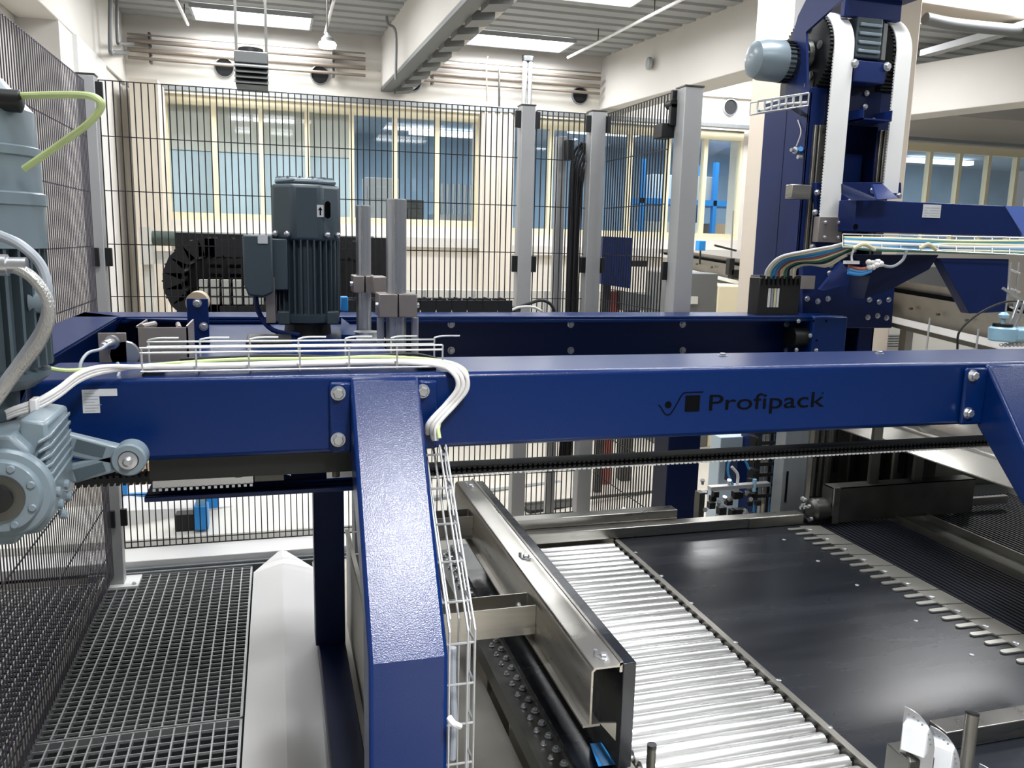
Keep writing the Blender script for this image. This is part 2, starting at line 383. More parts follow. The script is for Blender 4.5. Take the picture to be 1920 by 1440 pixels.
MB().cyl((q.x-.03, 8.75, 3.0), (q.x-.03, 8.75, 3.5), .025, 12).cyl((q.x+.03, 8.75, 3.0), (q.x+.03, 8.75, 3.5), .025, 12).build('pipe_run', 'zinc', vp)
MB().cyl((q.x, 8.75, 3.5), (q.x, 8.75, 3.56), .06, 12).build('cap', 'black', vp)
tag(MB().tube([aY(915, 105, 8.8), aY(912, 120, 8.8), aY(913, 190, 8.8)], .008).build('wall_conduit', 'pipe'), 'thin conduit dropping down the back wall left of the vertical pipe', 'conduit')
tag(MB().tube([aY(936, 130, 8.8), aY(936, 200, 8.8)], .012, sm=0).build('wall_conduit', 'dsteel'), 'dark short conduit beside the vertical pipe', 'conduit')
lp = thing('beam_conduit', 'thin grey conduit curving up the side of the concrete roof beam', 'conduit', (1, 8.0, 3.2))
MB().tube([aY(742, 150, 7.6), aY(742, 62, 7.6), aY(728, 45, 7.6), aY(725, 30, 7.6)], .012).build('conduit_run', 'heat', lp)
tag(MB().tube([aY(207, -10, 7.7), aY(207, 90, 7.7), aY(214, 98, 7.8), aY(240, 98, 8.8)], .018).build('corner_pipe', 'heat'), 'grey pipe coming down the left corner of the hall, left of two', 'pipe')
tag(MB().tube([aY(219, -10, 7.9), aY(220, 72, 7.9), aY(226, 81, 8.0), aY(250, 82, 8.8)], .014).build('corner_pipe', 'heat'), 'thinner grey pipe coming down the left corner of the hall, right of two', 'pipe')
# diagonal ceiling conduits
for (a, b, lab) in [((1065, 108), (1300, -12), 'long white ceiling conduit right of the middle skylight'), ((845, 88), (950, 0), 'white ceiling conduit beside the concrete roof beam'), ((328, -5), (352, 46), 'short white ceiling conduit left of the heater'), ((626, 0), (610, 62), 'short white ceiling conduit above the pendant lamp')]:
    A, B = aZ(*a, CZ-.12), aZ(*b, CZ-.12)
    t = thing('ceiling_conduit', lab, 'conduit', tuple(A))
    MB().cyl(A, B, .014, 8).build('conduit_run', 'white', t)
    MB().cyl(A.lerp(B, .3), A.lerp(B, .3)+Vector((0, 0, .13)), .005, 6).cyl(A.lerp(B, .75), A.lerp(B, .75)+Vector((0, 0, .13)), .005, 6).build('hanger', 'dsteel', t)
# hanging heater
h0 = aY(470, 125, 6.6)
ht = thing('hanging_heater', 'grey louvred unit heater hanging from two brackets', 'heater', tuple(h0))
L, R_ = aY(439, 120, 6.6).x, aY(503, 120, 6.6).x; zt_, zm, zb = aY(470, 96, 6.6).z, aY(470, 118, 6.6).z, aY(470, 158, 6.6).z
MB().box(L, R_, 6.6, 6.95, zm, zt_).build('housing', 'heat', ht, bevel=.006)
MB().box(L+.005, R_-.005, 6.62, 6.95, zb, zm).build('louvre_box', 'black', ht)
b = MB()
for k in range(4):
    z = zm-(zm-zb)*(k+.5)/4; b.hexa([(L, 6.54, z-.022), (R_, 6.54, z-.022), (R_, 6.62, z+.006), (L, 6.62, z+.006), (L, 6.54, z-.012), (R_, 6.54, z-.012), (R_, 6.62, z+.016), (L, 6.62, z+.016)])
b.build('louvre', 'heat', ht)
MB().cyl((h0.x, 6.78, zt_), (h0.x, 6.78, zt_+.05), .09, 20).build('fan_ring', 'black', ht)
for x in (L+.012, R_-.012): MB().box(x-.01, x+.01, 6.75, 6.79, zm, CZ).build('bracket', 'dsteel', ht)
# pendant lamp
c = aY(614, 86, 6.8)
pl = thing('pendant_lamp', 'lit round pendant lamp hanging on a thin rod from the ceiling', 'lamp', tuple(c))
MB().rev(c+Vector((0, 0, -.02)), (0, 0, 1), [(0, .03), (.006, .062), (.03, .068), (.045, .06)], 24).build('lamp_glass', 'bulb', pl)
MB().rev(c+Vector((0, 0, .025)), (0, 0, 1), [(0, .05), (.03, .045), (.06, .015), (.07, .012)], 20).build('lamp_cap', 'heat', pl)
MB().cyl(c+Vector((0, 0, .09)), (c.x, c.y, CZ), .006, 6).build('rod', 'dsteel', pl)
t = thing('added_glare_lamp', 'added unseen lamp above the near end of the machine frame, for the leg glare', 'lamp', (.66, -.28, 3.43))  # added body around the leg glare light, out of view
MB().box(.50, .82, -.74, .18, 3.45, 3.52).build('added_housing', 'heat', t, bevel=.005)
MB().box(.53, .79, -.71, .15, 3.435, 3.45).build('added_diffuser', 'strip', t)
MB().cyl((.66, -.6, 3.52), (.66, -.6, CZ), .006, 6).build('added_rod', 'dsteel', t); MB().cyl((.66, .05, 3.52), (.66, .05, CZ), .006, 6).build('added_rod', 'dsteel', t)
# corner roof pipe and cable tray at right top
tag(MB().tube([aY(1735, 35, 5.0), aY(1800, 47, 5.0), aY(1960, 62, 5.0)], .04, 12).build('roof_duct', 'heat'), 'grey cable duct under the roof at the upper right', 'duct')
tag(MB().bar(aY(1735, 100, 6.2), aY(1960, 38, 4.8), .10, .05).build('roof_rail', 'ceil'), 'slanting grey rail under the ceiling at the upper right', 'rail')

# ================================================================== GRATING FLOOR, TRIMS
def grating(name, x0, x1, y0, y1, px=.0335, py=.034):
    b = MB(); x = x0
    while x <= x1+1e-6:
        b.box(x-.0026, x+.0026, y0, y1, -.022, 0); x += px
    y = y0; k = 0
    while y <= y1+1e-6:
        b.box(x0, x1, y-.0014, y+.0014, -.010, -.001); y += py; k += 1
    b.box(x0, x1, y0, y0+.004, -.03, .001); b.box(x0, x1, y1-.004, y1, -.03, .001); b.box(x0, x0+.004, y0, y1, -.03, .001); b.box(x1-.004, x1, y0, y1, -.03, .001)
    return b.build(name, 'grat')
tag(grating('steel_grating', -.83, -.145, 2.78, 4.16, .0424, .034), 'galvanised steel grating panel in front of the corner fence post', 'grating')
tag(grating('steel_grating', -.83, -.145, 1.30, 2.77, .0424, .042), 'galvanised steel grating panel nearest the camera left of the white trim', 'grating')
tag(grating('steel_grating', -1.6, -.85, .9, 4.1, .0424, .036), 'steel grating beyond the left mesh fence', 'grating')
tag(grating('steel_grating', .15, .228, 1.3, 4.16, .0260, .034), 'narrow strip of steel grating right of the white ridge', 'grating')
MB_ = MB().box(-.845, -.832, .9, 4.15, -.04, .012)
tag(MB_.build('grating_edge_bar', 'dsteel'), 'grey steel edge bar between the two gratings under the left fence', 'bar')
t = thing('white_floor_duct', 'white ridged floor duct cover with a hipped end on the grating', 'duct', (0, 2.5, 0))
ZR = .05
pr = [(-.137, 0), (0, ZR), (.15, 0)]
b = MB()
ys = [1.0, 3.98]
b.add([(-.137, 1, -.03), (-.137, 1, .012), (0, 1, ZR), (.15, 1, .012), (.15, 1, -.03), (-.137, 4.05, -.03), (-.137, 4.05, .012), (0, 4.25, ZR), (.15, 4.05, .012), (.15, 4.05, -.03)],
      [(0, 1, 6, 5), (1, 2, 7, 6), (2, 3, 8, 7), (3, 4, 9, 8), (5, 6, 7, 8, 9), (4, 3, 2, 1, 0)])
b.build('ridge_cover', 'white', t, ang=4)
t = thing('white_floor_cover', 'white stepped cover running along behind the grating under the back fence', 'cover', (0, 4.5, 0))
MB().box(-1.6, .6, 4.22, 4.42, -.02, .05).build('front_step', 'white', t, bevel=.004)
MB().box(-1.6, .6, 4.42, 5.05, -.02, .09).build('top_cover', 'blind2', t, bevel=.004)
MB().box(-.9, .6, 4.19, 4.215, -.03, .02).box(-.9, .6, 4.165, 4.18, -.03, .01).build('edge_angle', 'alu', t)

# ================================================================== FENCES
def fence_panel(p0, p1, z0, z1, label, M='fence', pitch=.0281, bottombar=False, rail=.2312, r=.0024, skip=()):
    p0, p1 = Vector((*p0, 0)), Vector((*p1, 0)); d = p1-p0; L = d.length; d.normalize(); nn = Vector((-d.y, d.x, 0))
    t = thing('mesh_fence', label, 'fence', ((p0.x+p1.x)/2, (p0.y+p1.y)/2, z0))
    b = MB(); k = 0
    while k*pitch <= L+1e-6:
        q = p0+d*(k*pitch); b.bar(q+Vector((0, 0, z0)), q+Vector((0, 0, z1)), r*2, r*2, up=tuple(nn)); k += 1
    b.build('vertical_wire', M, t)
    b = MB(); z = z1
    while z >= z0-.01:
        b.bar(p0+Vector((0, 0, z))-nn*.003, p1+Vector((0, 0, z))-nn*.003, .004, .004); z -= rail
    b.bar(p0+Vector((0, 0, z0)), p1+Vector((0, 0, z0)), .004, .005)
    b.build('horizontal_wire', M, t)
    return t
def post(x, y, z1, label, w_=.07, foot=False, clips=()):
    t = thing('fence_post', label, 'post', (x, y, 0))
    MB().box(x-w_/2, x+w_/2, y-w_/2, y+w_/2, 0, z1).build('tube', 'post', t, bevel=.004)
    MB().box(x-w_/2-.002, x+w_/2+.002, y-w_/2-.002, y+w_/2+.002, z1, z1+.006).build('cap', 'dsteel', t)
    if foot:
        MB().box(x-.075, x+.10, y-.07, y+.07, 0, .012).build('foot_plate', 'white', t)
        b = MB()
        for sx in (-.055, .08): b.hexbolt((x+sx, y-.045, .012), (0, 0, 1), .008)
        b.build('anchor_bolt', 'zinc', t)
    for (cx, cy, cz) in clips: MB().box(cx-.014, cx+.014, cy-.01, cy+.01, cz-.045, cz+.035).build('clamp', 'black', t, bevel=.002)
    return t
post(-.755, 4.07, 2.30, 'grey steel fence post at the left corner of the mesh fence', .07, True,
     [(-.706, 4.05, 2.24), (-.706, 4.05, 1.54), (-.706, 4.05, .34), (-.755, 4.03, 1.54), (-.755, 4.03, .34)])
fence_panel((-.712, 4.07), (1.165, 4.07), .175, 2.285, 'black mesh fence panel filling the back between the corner post and the next post')
fence_panel((-.76, 4.02), (-.76, .9), .06, 2.275, 'dark mesh fence panel running along the left side', 'fencel', r=.0017)
tag(MB().box(-.79, -.775, .9, 4.02, .03, .075).build('fence_bottom_rail', 'dsteel'), 'grey flat rail along the foot of the left mesh fence', 'rail')
post(1.207, 4.07, 2.30, 'grey steel fence post in the middle of the back fence', .072, True, [(1.158, 4.05, 2.24), (1.256, 4.05, 2.24), (1.158, 4.05, 1.54), (1.256, 4.05, 1.54)])
fence_panel((1.26, 4.07), (1.53, 4.07), .175, 2.285, 'narrow black mesh fence panel beside the hanging cable bundle')
post(1.575, 4.07, 2.295, 'grey steel fence post at the inner corner right of the narrow mesh panel', .078, True, [(1.525, 4.05, 2.24), (1.525, 4.05, 1.54), (1.625, 4.04, 2.24), (1.625, 4.04, 1.54)])
fence_panel((1.62, 4.02), (1.64, 3.37), .175, 2.285, 'short black mesh fence panel turned towards the camera on the right')
post(1.70, 3.32, 2.30, 'wide grey steel fence post at the near end of the short mesh panel', .085, True, [(1.65, 3.36, 2.26), (1.65, 3.36, 1.54)])
# switch box and cables at the narrow panel
gp = thing('door_switch', 'black safety switch with hanging cables between the back fence posts', 'switch', (1.47, 4.15, 1.0))
b = MB()
for k in range(6):
    x = 1.47+.012*k; b.tube([(x+.05, 4.12, 2.15), (x, 4.12, 2.05-.02*k), (x+.008*math.sin(k), 4.13, 1.6), (x, 4.12, .9), (x-.01, 4.12, .5)], .007, 6, 4)
b.build('cable', 'kcable', gp)
MB().box(1.43, 1.47, 4.09, 4.14, 2.06, 2.16).build('switch_box', 'black', gp, bevel=.004)
MB().box(1.40, 1.445, 4.14, 4.19, .1, 2.18).build('slim_post', 'post', gp, bevel=.003)
t = thing('gate_sensor', 'small black box with a round switch near the top of the wide fence post', 'sensor', (1.64, 3.36, 2.1))
MB().box(1.60, 1.66, 3.36, 3.44, 2.10, 2.16).build('sensor_box', 'black', t, bevel=.003)
MB().cyl((1.645, 3.40, 2.24), (1.645, 3.345, 2.24), .02, 12).box(1.63, 1.66, 3.345, 3.37, 2.15, 2.24).build('round_switch', 'black', t, bevel=.002)
# far things behind the fence
t = thing('green_roller', 'dark green roller tube on a cream bracket on the back wall', 'roller', (.2, 8.2, 1.6))
A = aY(278, 446, 7.0); B = aY(700, 455, 7.0)
MB().cyl(A, (B.x, A.y, A.z), .055, 20).build('roller_tube', 'green', t)
MB().box(A.x-.05, B.x, 7.1, 7.16, A.z-.20, A.z-.10).box(A.x-.05, A.x+.03, 6.9, 7.16, A.z-.2, A.z+.08).build('bracket', 'gbox', t)
MB().box(A.x-.05, A.x+.02, 7.0, 7.1, .09, A.z-.15).box(B.x-.06, B.x, 7.0, 7.1, .0, A.z-.15).build('stand', 'gbox', t)
# big drag chain behind the fence
def chain_link(b, c, d, w_=.26, hgt=.09, l=.05):
    d = Vector(d).normalized(); u = Vector((0, 1, 0)).cross(d).normalized()
    for yy in (-w_/2, w_/2):
        b.bar(c+Vector((0, yy, 0))-d*l*.48, c+Vector((0, yy, 0))+d*l*.48, .012, hgt*.9, up=tuple(u))
    b.bar(c-u*hgt*.42+Vector((0, -w_/2, 0)), c-u*hgt*.42+Vector((0, w_/2, 0)), .018, .008, up=tuple(d))
    b.bar(c+u*hgt*.42+Vector((0, -w_/2, 0)), c+u*hgt*.42+Vector((0, w_/2, 0)), .018, .008, up=tuple(d))
t = thing('drag_chain', 'large black drag chain curling behind the mesh fence left of the motor', 'cable chain', (-.2, 4.7, 1.3))
c0 = aY(395, 525, 4.65); Rr = .17
path = []
for k in range(9): path.append((Vector((c0.x+.75-.09*k, 4.65, c0.z+Rr)), (1, 0, 0)))
for k in range(9):
    a = math.pi/2+math.pi*k/8; path.append((Vector((c0.x+math.cos(a)*Rr, 4.65, c0.z+math.sin(a)*Rr)), (-math.sin(a), 0, math.cos(a))))
for k in range(10): path.append((Vector((c0.x+.09*k, 4.65, c0.z-Rr)), (1, 0, 0)))
b = MB()
for (p, d) in path: chain_link(b, p, d, .30, .10, .085)
b.build('link', 'chain', t)
b = MB()
for k in range(7):
    for j in range(3):
        x = c0.x-.05+.055*k; z = c0.z-.12+.045*j
        if k > 4 and j > 0: continue
        b.box(x, x+.04, 4.55, 4.62, z, z+.036)
b.build('cable_divider', 'gbox', t)
b = MB()
for k in range(5):
    for j in range(5): b.box(c0.x-.02+.10*k, c0.x+.05+.10*k, 4.74, 4.78, c0.z-.12+.05*j, c0.z-.09+.05*j)
b.build('crossbar', 'chain', t)
tag(MB().box(c0.x-.18, c0.x+1.0, 4.81, 4.85, c0.z-.30, c0.z+.24).box(c0.x-.1, c0.x-.02, 4.85, 4.9, 0, c0.z).box(c0.x+.8, c0.x+.88, 4.85, 4.9, 0, c0.z).build('chain_trough', 'hole'), 'dark trough panel behind the large drag chain', 'panel')
# white cream pillar casing behind left of the chain
struct(MB().box(-1.22, -.98, 8.4, 8.9, 0, 3.0).build('trim_13', 'cream'))
# low machinery beyond the fence
t = thing('white_conveyor', 'long white side panel of the low conveyor behind the back fence', 'conveyor', (0, 5.6, .3))
A = aY(225, 985, 4.6); B = aY(590, 958, 4.9)
MB().hexa([aY(215, 1012, 4.62), aY(600, 970, 5.1), aY(600, 970, 5.1)+Vector((0, .5, 0)), aY(215, 1012, 4.62)+Vector((0, .5, 0)), aY(215, 958, 4.62), aY(600, 942, 5.1), aY(600, 942, 5.1)+Vector((0, .5, 0)), aY(215, 958, 4.62)+Vector((0, .5, 0))]).build('side_panel', 'white', t, bevel=.004)
MB().bar(aY(215, 1018, 4.58), aY(1300, 880, 5.6), .05, .075).build('side_profile', 'alu', t)
MB().bar(aY(260, 1025, 4.6), aY(590, 1000, 4.9), .03, .02).build('drip_edge', 'black', t)
tag(MB().box(aY(330, 960, 4.55).x, aY(368, 960, 4.55).x, 4.5, 4.58, aY(340, 992, 4.55).z, aY(340, 960, 4.55).z).build('black_drive_box', 'black', bevel=.004), 'black box on the white conveyor behind the fence', 'box')
t = thing('blue_sensor_box', 'blue sensor box beside the black box on the white conveyor', 'sensor', (0, 4.5, .4))
q0, q1 = aY(366, 990, 4.5), aY(390, 945, 4.5)
MB().box(q0.x, q1.x, 4.46, 4.55, q0.z, q1.z).build('housing', 'sblue', t, bevel=.004)
MB().box(q0.x+.01, q1.x-.01, 4.48, 4.52, q1.z, q1.z+.06).build('top_fitting', 'lblue', t)
tag(MB().box(aY(388, 950, 4.7).x, aY(410, 950, 4.7).x, 4.7, 4.76, aY(390, 954, 4.7).z, aY(390, 915, 4.7).z).build('blue_box', 'sblue', bevel=.004), 'small blue box right of the blue sensor behind the fence', 'box')
tag(MB().box(aY(228, 950, 4.9).x, aY(240, 950, 4.9).x, 4.9, 4.96, 0, aY(230, 868, 4.9).z).box(aY(228, 950, 4.9).x, aY(275, 950, 4.9).x, 4.9, 4.94, aY(230, 934, 4.9).z, aY(230, 929, 4.9).z).build('blue_stand', 'sblue'), 'bright blue upright stand just right of the corner post', 'stand')
tag(MB().box(aY(243, 950, 5.2).x, aY(295, 950, 5.2).x, 5.2, 5.5, 0, aY(250, 868, 5.2).z).build('carton_stack', 'card', bevel=.005), 'pale cardboard carton behind the bright blue stand', 'box')
q0, q1 = aY(300, 945, 5.4), aY(590, 880, 5.4)
tag(MB().box(q0.x, q1.x, 5.4, 5.45, 0, q1.z).build('grey_side_panel', 'gbox'), 'pale grey machine panel seen under the front beam behind the mesh', 'panel')
q0, q1 = aY(700, 860, 6.5), aY(1420, 860, 6.5)
w_ = thing('pale_machine_wall', 'pale ribbed machine wall behind the mesh fence under the beam', 'panel', (2, 6.5, 0))
MB().box(q0.x, q1.x, 6.5, 6.55, 0, 1.25).build('sheet', 'gbox', w_)
b = MB()
for k in range(14): b.box(q0.x+.2*k, q0.x+.2*k+.015, 6.485, 6.5, 0, 1.25)
b.build('rib', 'ceil', w_)
t = thing('dark_low_conveyor', 'dark low conveyor with a steel rail behind the right mesh fence', 'conveyor', (2, 5, .4))
MB().bar(aY(985, 966, 4.7), aY(1330, 930, 5.1), .1, .09).build('belt_body', 'black', t)
MB().bar(aY(985, 945, 4.65), aY(1330, 912, 5.05), .02, .015).build('rail', 'dsteel', t)

# ================================================================== GANTRY FRAME
ZT = 1.362; ZB = 1.192; YF = 1.76; YB = 2.01
G = thing('machine_frame', 'large blue steel machine frame with front and rear beams and sloping legs', 'machine frame', (.7, 2.4, 0))
MB().box(-.47, 2.25, YF, YB, ZB, ZT).build('front_beam', 'blue', G, bevel=.012, seg=3)
# rear channel beam
b = MB(); b.box(-.66, 2.38, 3.24, 3.26, 1.14, ZT-.006); b.box(-.66, 2.38, 3.08, 3.26, ZT-.012, ZT); b.box(-.66, 2.38, 3.08, 3.24, 1.13, 1.145); b.box(-.66, 2.38, 3.08, 3.086, ZT-.024, ZT-.012)
b.build('rear_beam', 'blue', G, bevel=.003)
MB().box(2.215, 2.385, 3.06, 3.26, 1.13, ZT-.002).build('end_box', 'blue', G, bevel=.006)
b = MB()
for x in (846, 1070, 1280, 1475):
    for y in (608, 657): q = aY(x, y, 3.24); b.hexbolt(q, (0, -1, 0), .011, .008)
b.build('bolt', 'zinc', G)
for (x, y) in ((1492, 601), (1575-80, 667)): pass
b = MB(); c = aY(1500, 632, 3.12)
b.cyl((c.x-.05, c.y, c.z), (c.x+.03, c.y, c.z), .045, 24); b.build('idler_roller', 'black', G)
b = MB()
for (x, y) in ((1519, 629), (1530, 657), (1497, 602), (1493, 656)): b.hexbolt(aY(x, y, 3.06), (0, -1, 0), .007, .006)
b.build('small_bolt', 'zinc', G)
b = MB()
for (x, y) in ((1525, 602), (1549, 602), (1531, 638)): q = aY(x, y, 3.06); b.cyl(q+Vector((0, .003, 0)), q-Vector((0, .0012, 0)), .005, 12)
b.build('threaded_hole', 'ink', G)
# left cross member with chamfered inner web
b = MB(); b.prism([(-.66, 1.98, ZT-.008), (-.50, 1.98, ZT-.008), (-.52, 3.10, ZT-.008), (-.66, 3.26, ZT-.008)], (0, 0, .008))
b.box(-.66, -.65, 1.98, 3.26, 1.15, ZT-.008)
b.prism([(-.50, 1.99, ZT-.008), (-.51, 3.08, ZT-.008), (-.60, 3.08, 1.15), (-.59, 1.99, 1.15)], (-.008, 0, -.004))
b.build('cross_member', 'blue', G)
MB().box(-.66, .35, 2.01, 3.24, 1.13, 1.14).build('inner_floor', 'navy', G)
MB().prism([aZ(235, 597, ZT-.004), aZ(290, 590, ZT-.004), aZ(420, 590, ZT-.004), aZ(300, 612, ZT-.004), aZ(225, 615, ZT-.004)][:3]+[aZ(360, 600, ZT-.004)], (0, 0, -.006)).build('corner_plate', 'blue', G)
# deck plate
MB().box(-.235, .30, 2.02, 3.05, 1.325, 1.337).build('deck_plate', 'blue', G, bevel=.003)
MB().prism([aZ(640, 606, 1.34), aZ(655, 618, 1.34), aZ(668, 640, 1.34), aZ(640, 640, 1.34)], (0, 0, .02)).build('deck_chamfer', 'blue', G)
# legs: sloping then vertical
def leg(x0, x1, name='front_leg'):
    prof = [(YF+.004, ZT-.006), (YF+.004, 1.188), (1.505, .93), (1.505, 0), (1.40, 0), (1.40, .89), (YF-.012, ZT-.006)]
    return MB().prism([(x0, y, z) for y, z in prof], (x1-x0, 0, 0)).build(name, 'blue', G, bevel=.010, seg=3)
leg(.146, .292); leg(1.812, 1.962)
def flange(x0, x1):
    return MB().box(x0, x1, YF-.014, YF, ZB+.003, ZT-.014).build('flange_plate', 'blue', G, bevel=.006)
flange(aY(617, 780, YF).x, .15); flange(.29, aY(818, 760, YF).x); flange(aY(1800, 740, YF).x, 1.815)
for (x, y) in ((634, 737), (634, 824), (792, 733), (1823, 704), (1814, 774)):
    MB().hexbolt(aY(x, y, YF-.014), (0, -1, 0), .0115, .012).build('hex_bolt', 'zinc', G)
# small bolts on the beam top
for (x, y) in ((1355, 667), (1649, 663)):
    MB().hexbolt(aZ(x, y, ZT), (0, 0, 1), .009, .006).build('beam_top_bolt', 'zinc', G)
# rear columns and base beam
MB().box(.118, .232, 3.1, 3.22, .07, 1.14).build('rear_leg', 'navy', G, bevel=.005)
MB().box(.128, .232, 1.3, 3.26, 0, .075).build('base_beam', 'navy', G, bevel=.005)
MB().box(1.585, 1.735, 3.1, 3.24, 0, 1.14).build('rear_leg', 'navy', G, bevel=.005)
# under-beam rail
MB().bar(aY(272, 934, 1.92), (aY(690, 915, 1.92).x, 1.92, aY(272, 934, 1.92).z), .01, .012).build('lower_lip', 'blue', G)
z_ = aY(272, 934, 1.92).z; xl = aY(272, 930, 1.92).x
MB().box(xl, .30, 1.905, 2.02, z_-.006, z_+.006).box(xl+.02, .30, 1.99, 2.0, z_, z_+.05).build('lower_rail', 'blue', G, bevel=.002)
MB().box(xl+.03, .30, YF+.03, YB-.02, ZB-.05, ZB-.002).build('belt_housing', 'black', G)
zc = aY(380, 902, 1.88).z
b = MB(); xa, xb = aY(287, 900, 1.88).x, aY(475, 900, 1.88).x; b.box(xa, xb, 1.87, 1.89, zc-.008, zc+.012)
k = 0
while xa+k*.0125 < xb: b.box(xa+k*.0125, xa+k*.0125+.006, 1.866, 1.89, zc-.014, zc-.008); k += 1
b.build('belt_clamp', 'zinc', G)
b = MB(); xa, xb = aY(612, 892, 1.88).x, .30; b.box(xa, xb, 1.87, 1.89, zc-.006, zc+.012)
b.build('belt_clamp', 'zinc', G)
for x in (365, 447, 630): q = aY(x, 884, 1.87); MB().cyl(q-Vector((0, 0, .012)), q+Vector((0, 0, .012)), .009, 10).build('clamp_screw', 'dsteel', G)
MB().box(aY(477, 890, 1.86).x, aY(532, 890, 1.86).x, 1.86, 1.9, aY(500, 902, 1.86).z, aY(500, 886, 1.86).z).build('tension_block', 'dsteel', G)
q = aY(545, 886, 1.85); MB().cyl(q, q+Vector((.03, 0, 0)), .004, 8).hexbolt(q, (-1, 0, 0), .006, .006).build('tension_screw', 'zinc', G)
# maker's mark on the beam
yl = YF-.0008
Lo = bpy.data.curves.new('logo_lettering', 'FONT'); Lo.body = 'Profipack'; Lo.size = .078; Lo.extrude = .0004
lo = bpy.data.objects.new('logo_lettering', Lo); COL.objects.link(lo); lo.parent = G
q = aY(1325, 770, yl); q2 = aY(1541, 762, yl)
Lo.materials.append(MT['ink'])
lo.rotation_euler = (math.pi/2, 0, 0); lo.location = Vector((q.x, yl, q.z))-Vector(G['_w'])
bpy.context.view_layer.update()
wd = lo.dimensions.x; lo.scale = ((q2.x-q.x)/wd, (aY(1330, 740, yl).z-q.z)/(Lo.size*.70), 1)
bpy.context.view_layer.update()
_me = bpy.data.meshes.new_from_object(lo.evaluated_get(bpy.context.evaluated_depsgraph_get())); _me.materials.clear(); _me.materials.append(MT['ink'])
_o = bpy.data.objects.new('logo_text', _me); COL.objects.link(_o); _o.parent = G; _o.location = lo.location; _o.rotation_euler = lo.rotation_euler; _o.scale = lo.scale
bpy.data.objects.remove(lo); _o.name = 'logo_lettering'
s0, s1 = aY(1284, 772, yl), aY(1313, 741, yl)
b = MB(); b.box(s0.x, s1.x, yl-.0004, yl+.0006, s0.z, s1.z)
c = aY(1253, 759, yl); b.rev((c.x, yl+.0006, c.z), (0, -1, 0), [(0, .0085), (.001, .0085)], 24)
zz = lambda px, py: aY(px, py, yl)
pth = [zz(1235, 759), zz(1240, 765), zz(1246, 775), zz(1252, 778), zz(1258, 775), zz(1266, 763), zz(1276, 745), zz(1281, 738), zz(1287, 736), zz(1300, 735.5), zz(1318, 735)]
pth = smooth_path(pth, 4)
for a_, b_ in zip(pth[:-1], pth[1:]): b.bar(a_, b_+(b_-a_)*.15, .0008, .0026, up=(0, 0, 1))
b.rev(zz(1543, 737)+Vector((0, .0006, 0)), (0, -1, 0), [(0, .002), (.001, .002)], 12)
b.build('logo_mark', 'ink', G)
# paper labels
a_ = aY(153, 731, YF-.0006); b_ = aY(188, 774, YF-.0006); c_ = aY(220, 742, YF-.0006)
MB().box(a_.x, b_.x, YF-.0008, YF, b_.z, a_.z).build('paper_label', 'paper', G)
MB().box(b_.x-.001, c_.x, YF-.0009, YF, c_.z, aY(200, 729, YF).z).build('paper_label', 'paper', G)
b = MB()
for k in range(7):
    z = b_.z+.004+(a_.z-b_.z-.006)*k/7; b.box(a_.x+.004, a_.x+.004+.018+.006*(k % 3), YF-.0011, YF-.0007, z, z+.0009)
b.build('label_print', 'gycable', G)

# timing belt below the front beam
t = thing('toothed_drive_belt', 'long black toothed belt running below the blue front beam', 'belt', (1.1, 1.86, 1.1))
P0 = aY(855, 882, 1.86); zb = P0.z
xa, xb = .30, 2.15
b = MB(); b.box(xa, xb, 1.84, 1.885, zb-.004, zb)
k = 0
while xa+k*.0125 < xb: b.box(xa+k*.0125, xa+k*.0125+.007, 1.84, 1.885, zb, zb+.0045); k += 1
b.box(xa, xb, 1.84, 1.885, zb+.0125, zb+.016)
k = 0
while xa+k*.0125 < xb: b.box(xa+k*.0125, xa+k*.0125+.007, 1.84, 1.885, zb+.0085, zb+.0125); k += 1
b.build('belt_strand', 'rubber', t)
b = MB(); k = 0
while xa+k*.0125 < xb: b.box(xa+k*.0125, xa+k*.0125+.0075, 1.838, 1.85, zb-.008, zb-.0045); k += 1
b.box(xa, xb, 1.838, 1.885, zb-.0045, zb-.004); b.build('pale_backing', 'beltw', t)
t = thing('short_toothed_belt', 'short black toothed belt between the left gearbox and the belt clamp', 'belt', (-.3, 1.86, 1.1))
P0 = aY(60, 902, 1.86); xa, xb = -.52, aY(287, 900, 1.86).x; zb2 = aY(250, 897, 1.86).z
b = MB(); b.box(xa, xb, 1.84, 1.885, zb2-.003, zb2+.008); k = 0
while xa+k*.0125 < xb: b.box(xa+k*.0125, xa+k*.0125+.0065, 1.84, 1.885, zb2-.009, zb2-.003); b.box(xa+k*.0125, xa+k*.0125+.0065, 1.84, 1.885, zb2+.008, zb2+.013); k += 1
b.build('belt_strand', 'rubber', t)

# ================================================================== LEFT GEARMOTOR
Yg = 1.50
GM = thing('left_gearmotor', 'big grey-blue gearmotor hanging at the left end of the front beam', 'gearmotor', (-.6, 1.55, 1.0))
cc = aY(-2, 934, 1.44)                                   # output flange centre
hr = aY(120, 850, 1.60).x                                # right side of housing
zt1, zb1 = aY(90, 788, 1.52).z, aY(90, 1000, 1.52).z
# housing
b = MB(); b.prism([(cc.x-.14, 1.47, zt1-.01), (hr-.045, 1.47, zt1-.012), (hr-.02, 1.47, zt1-.04), (hr-.022, 1.47, zb1+.05), (hr-.05, 1.47, zb1), (cc.x-.14, 1.47, zb1)], (0, .20, 0))
b.build('gear_housing', 'gear', GM, bevel=.008, seg=3)
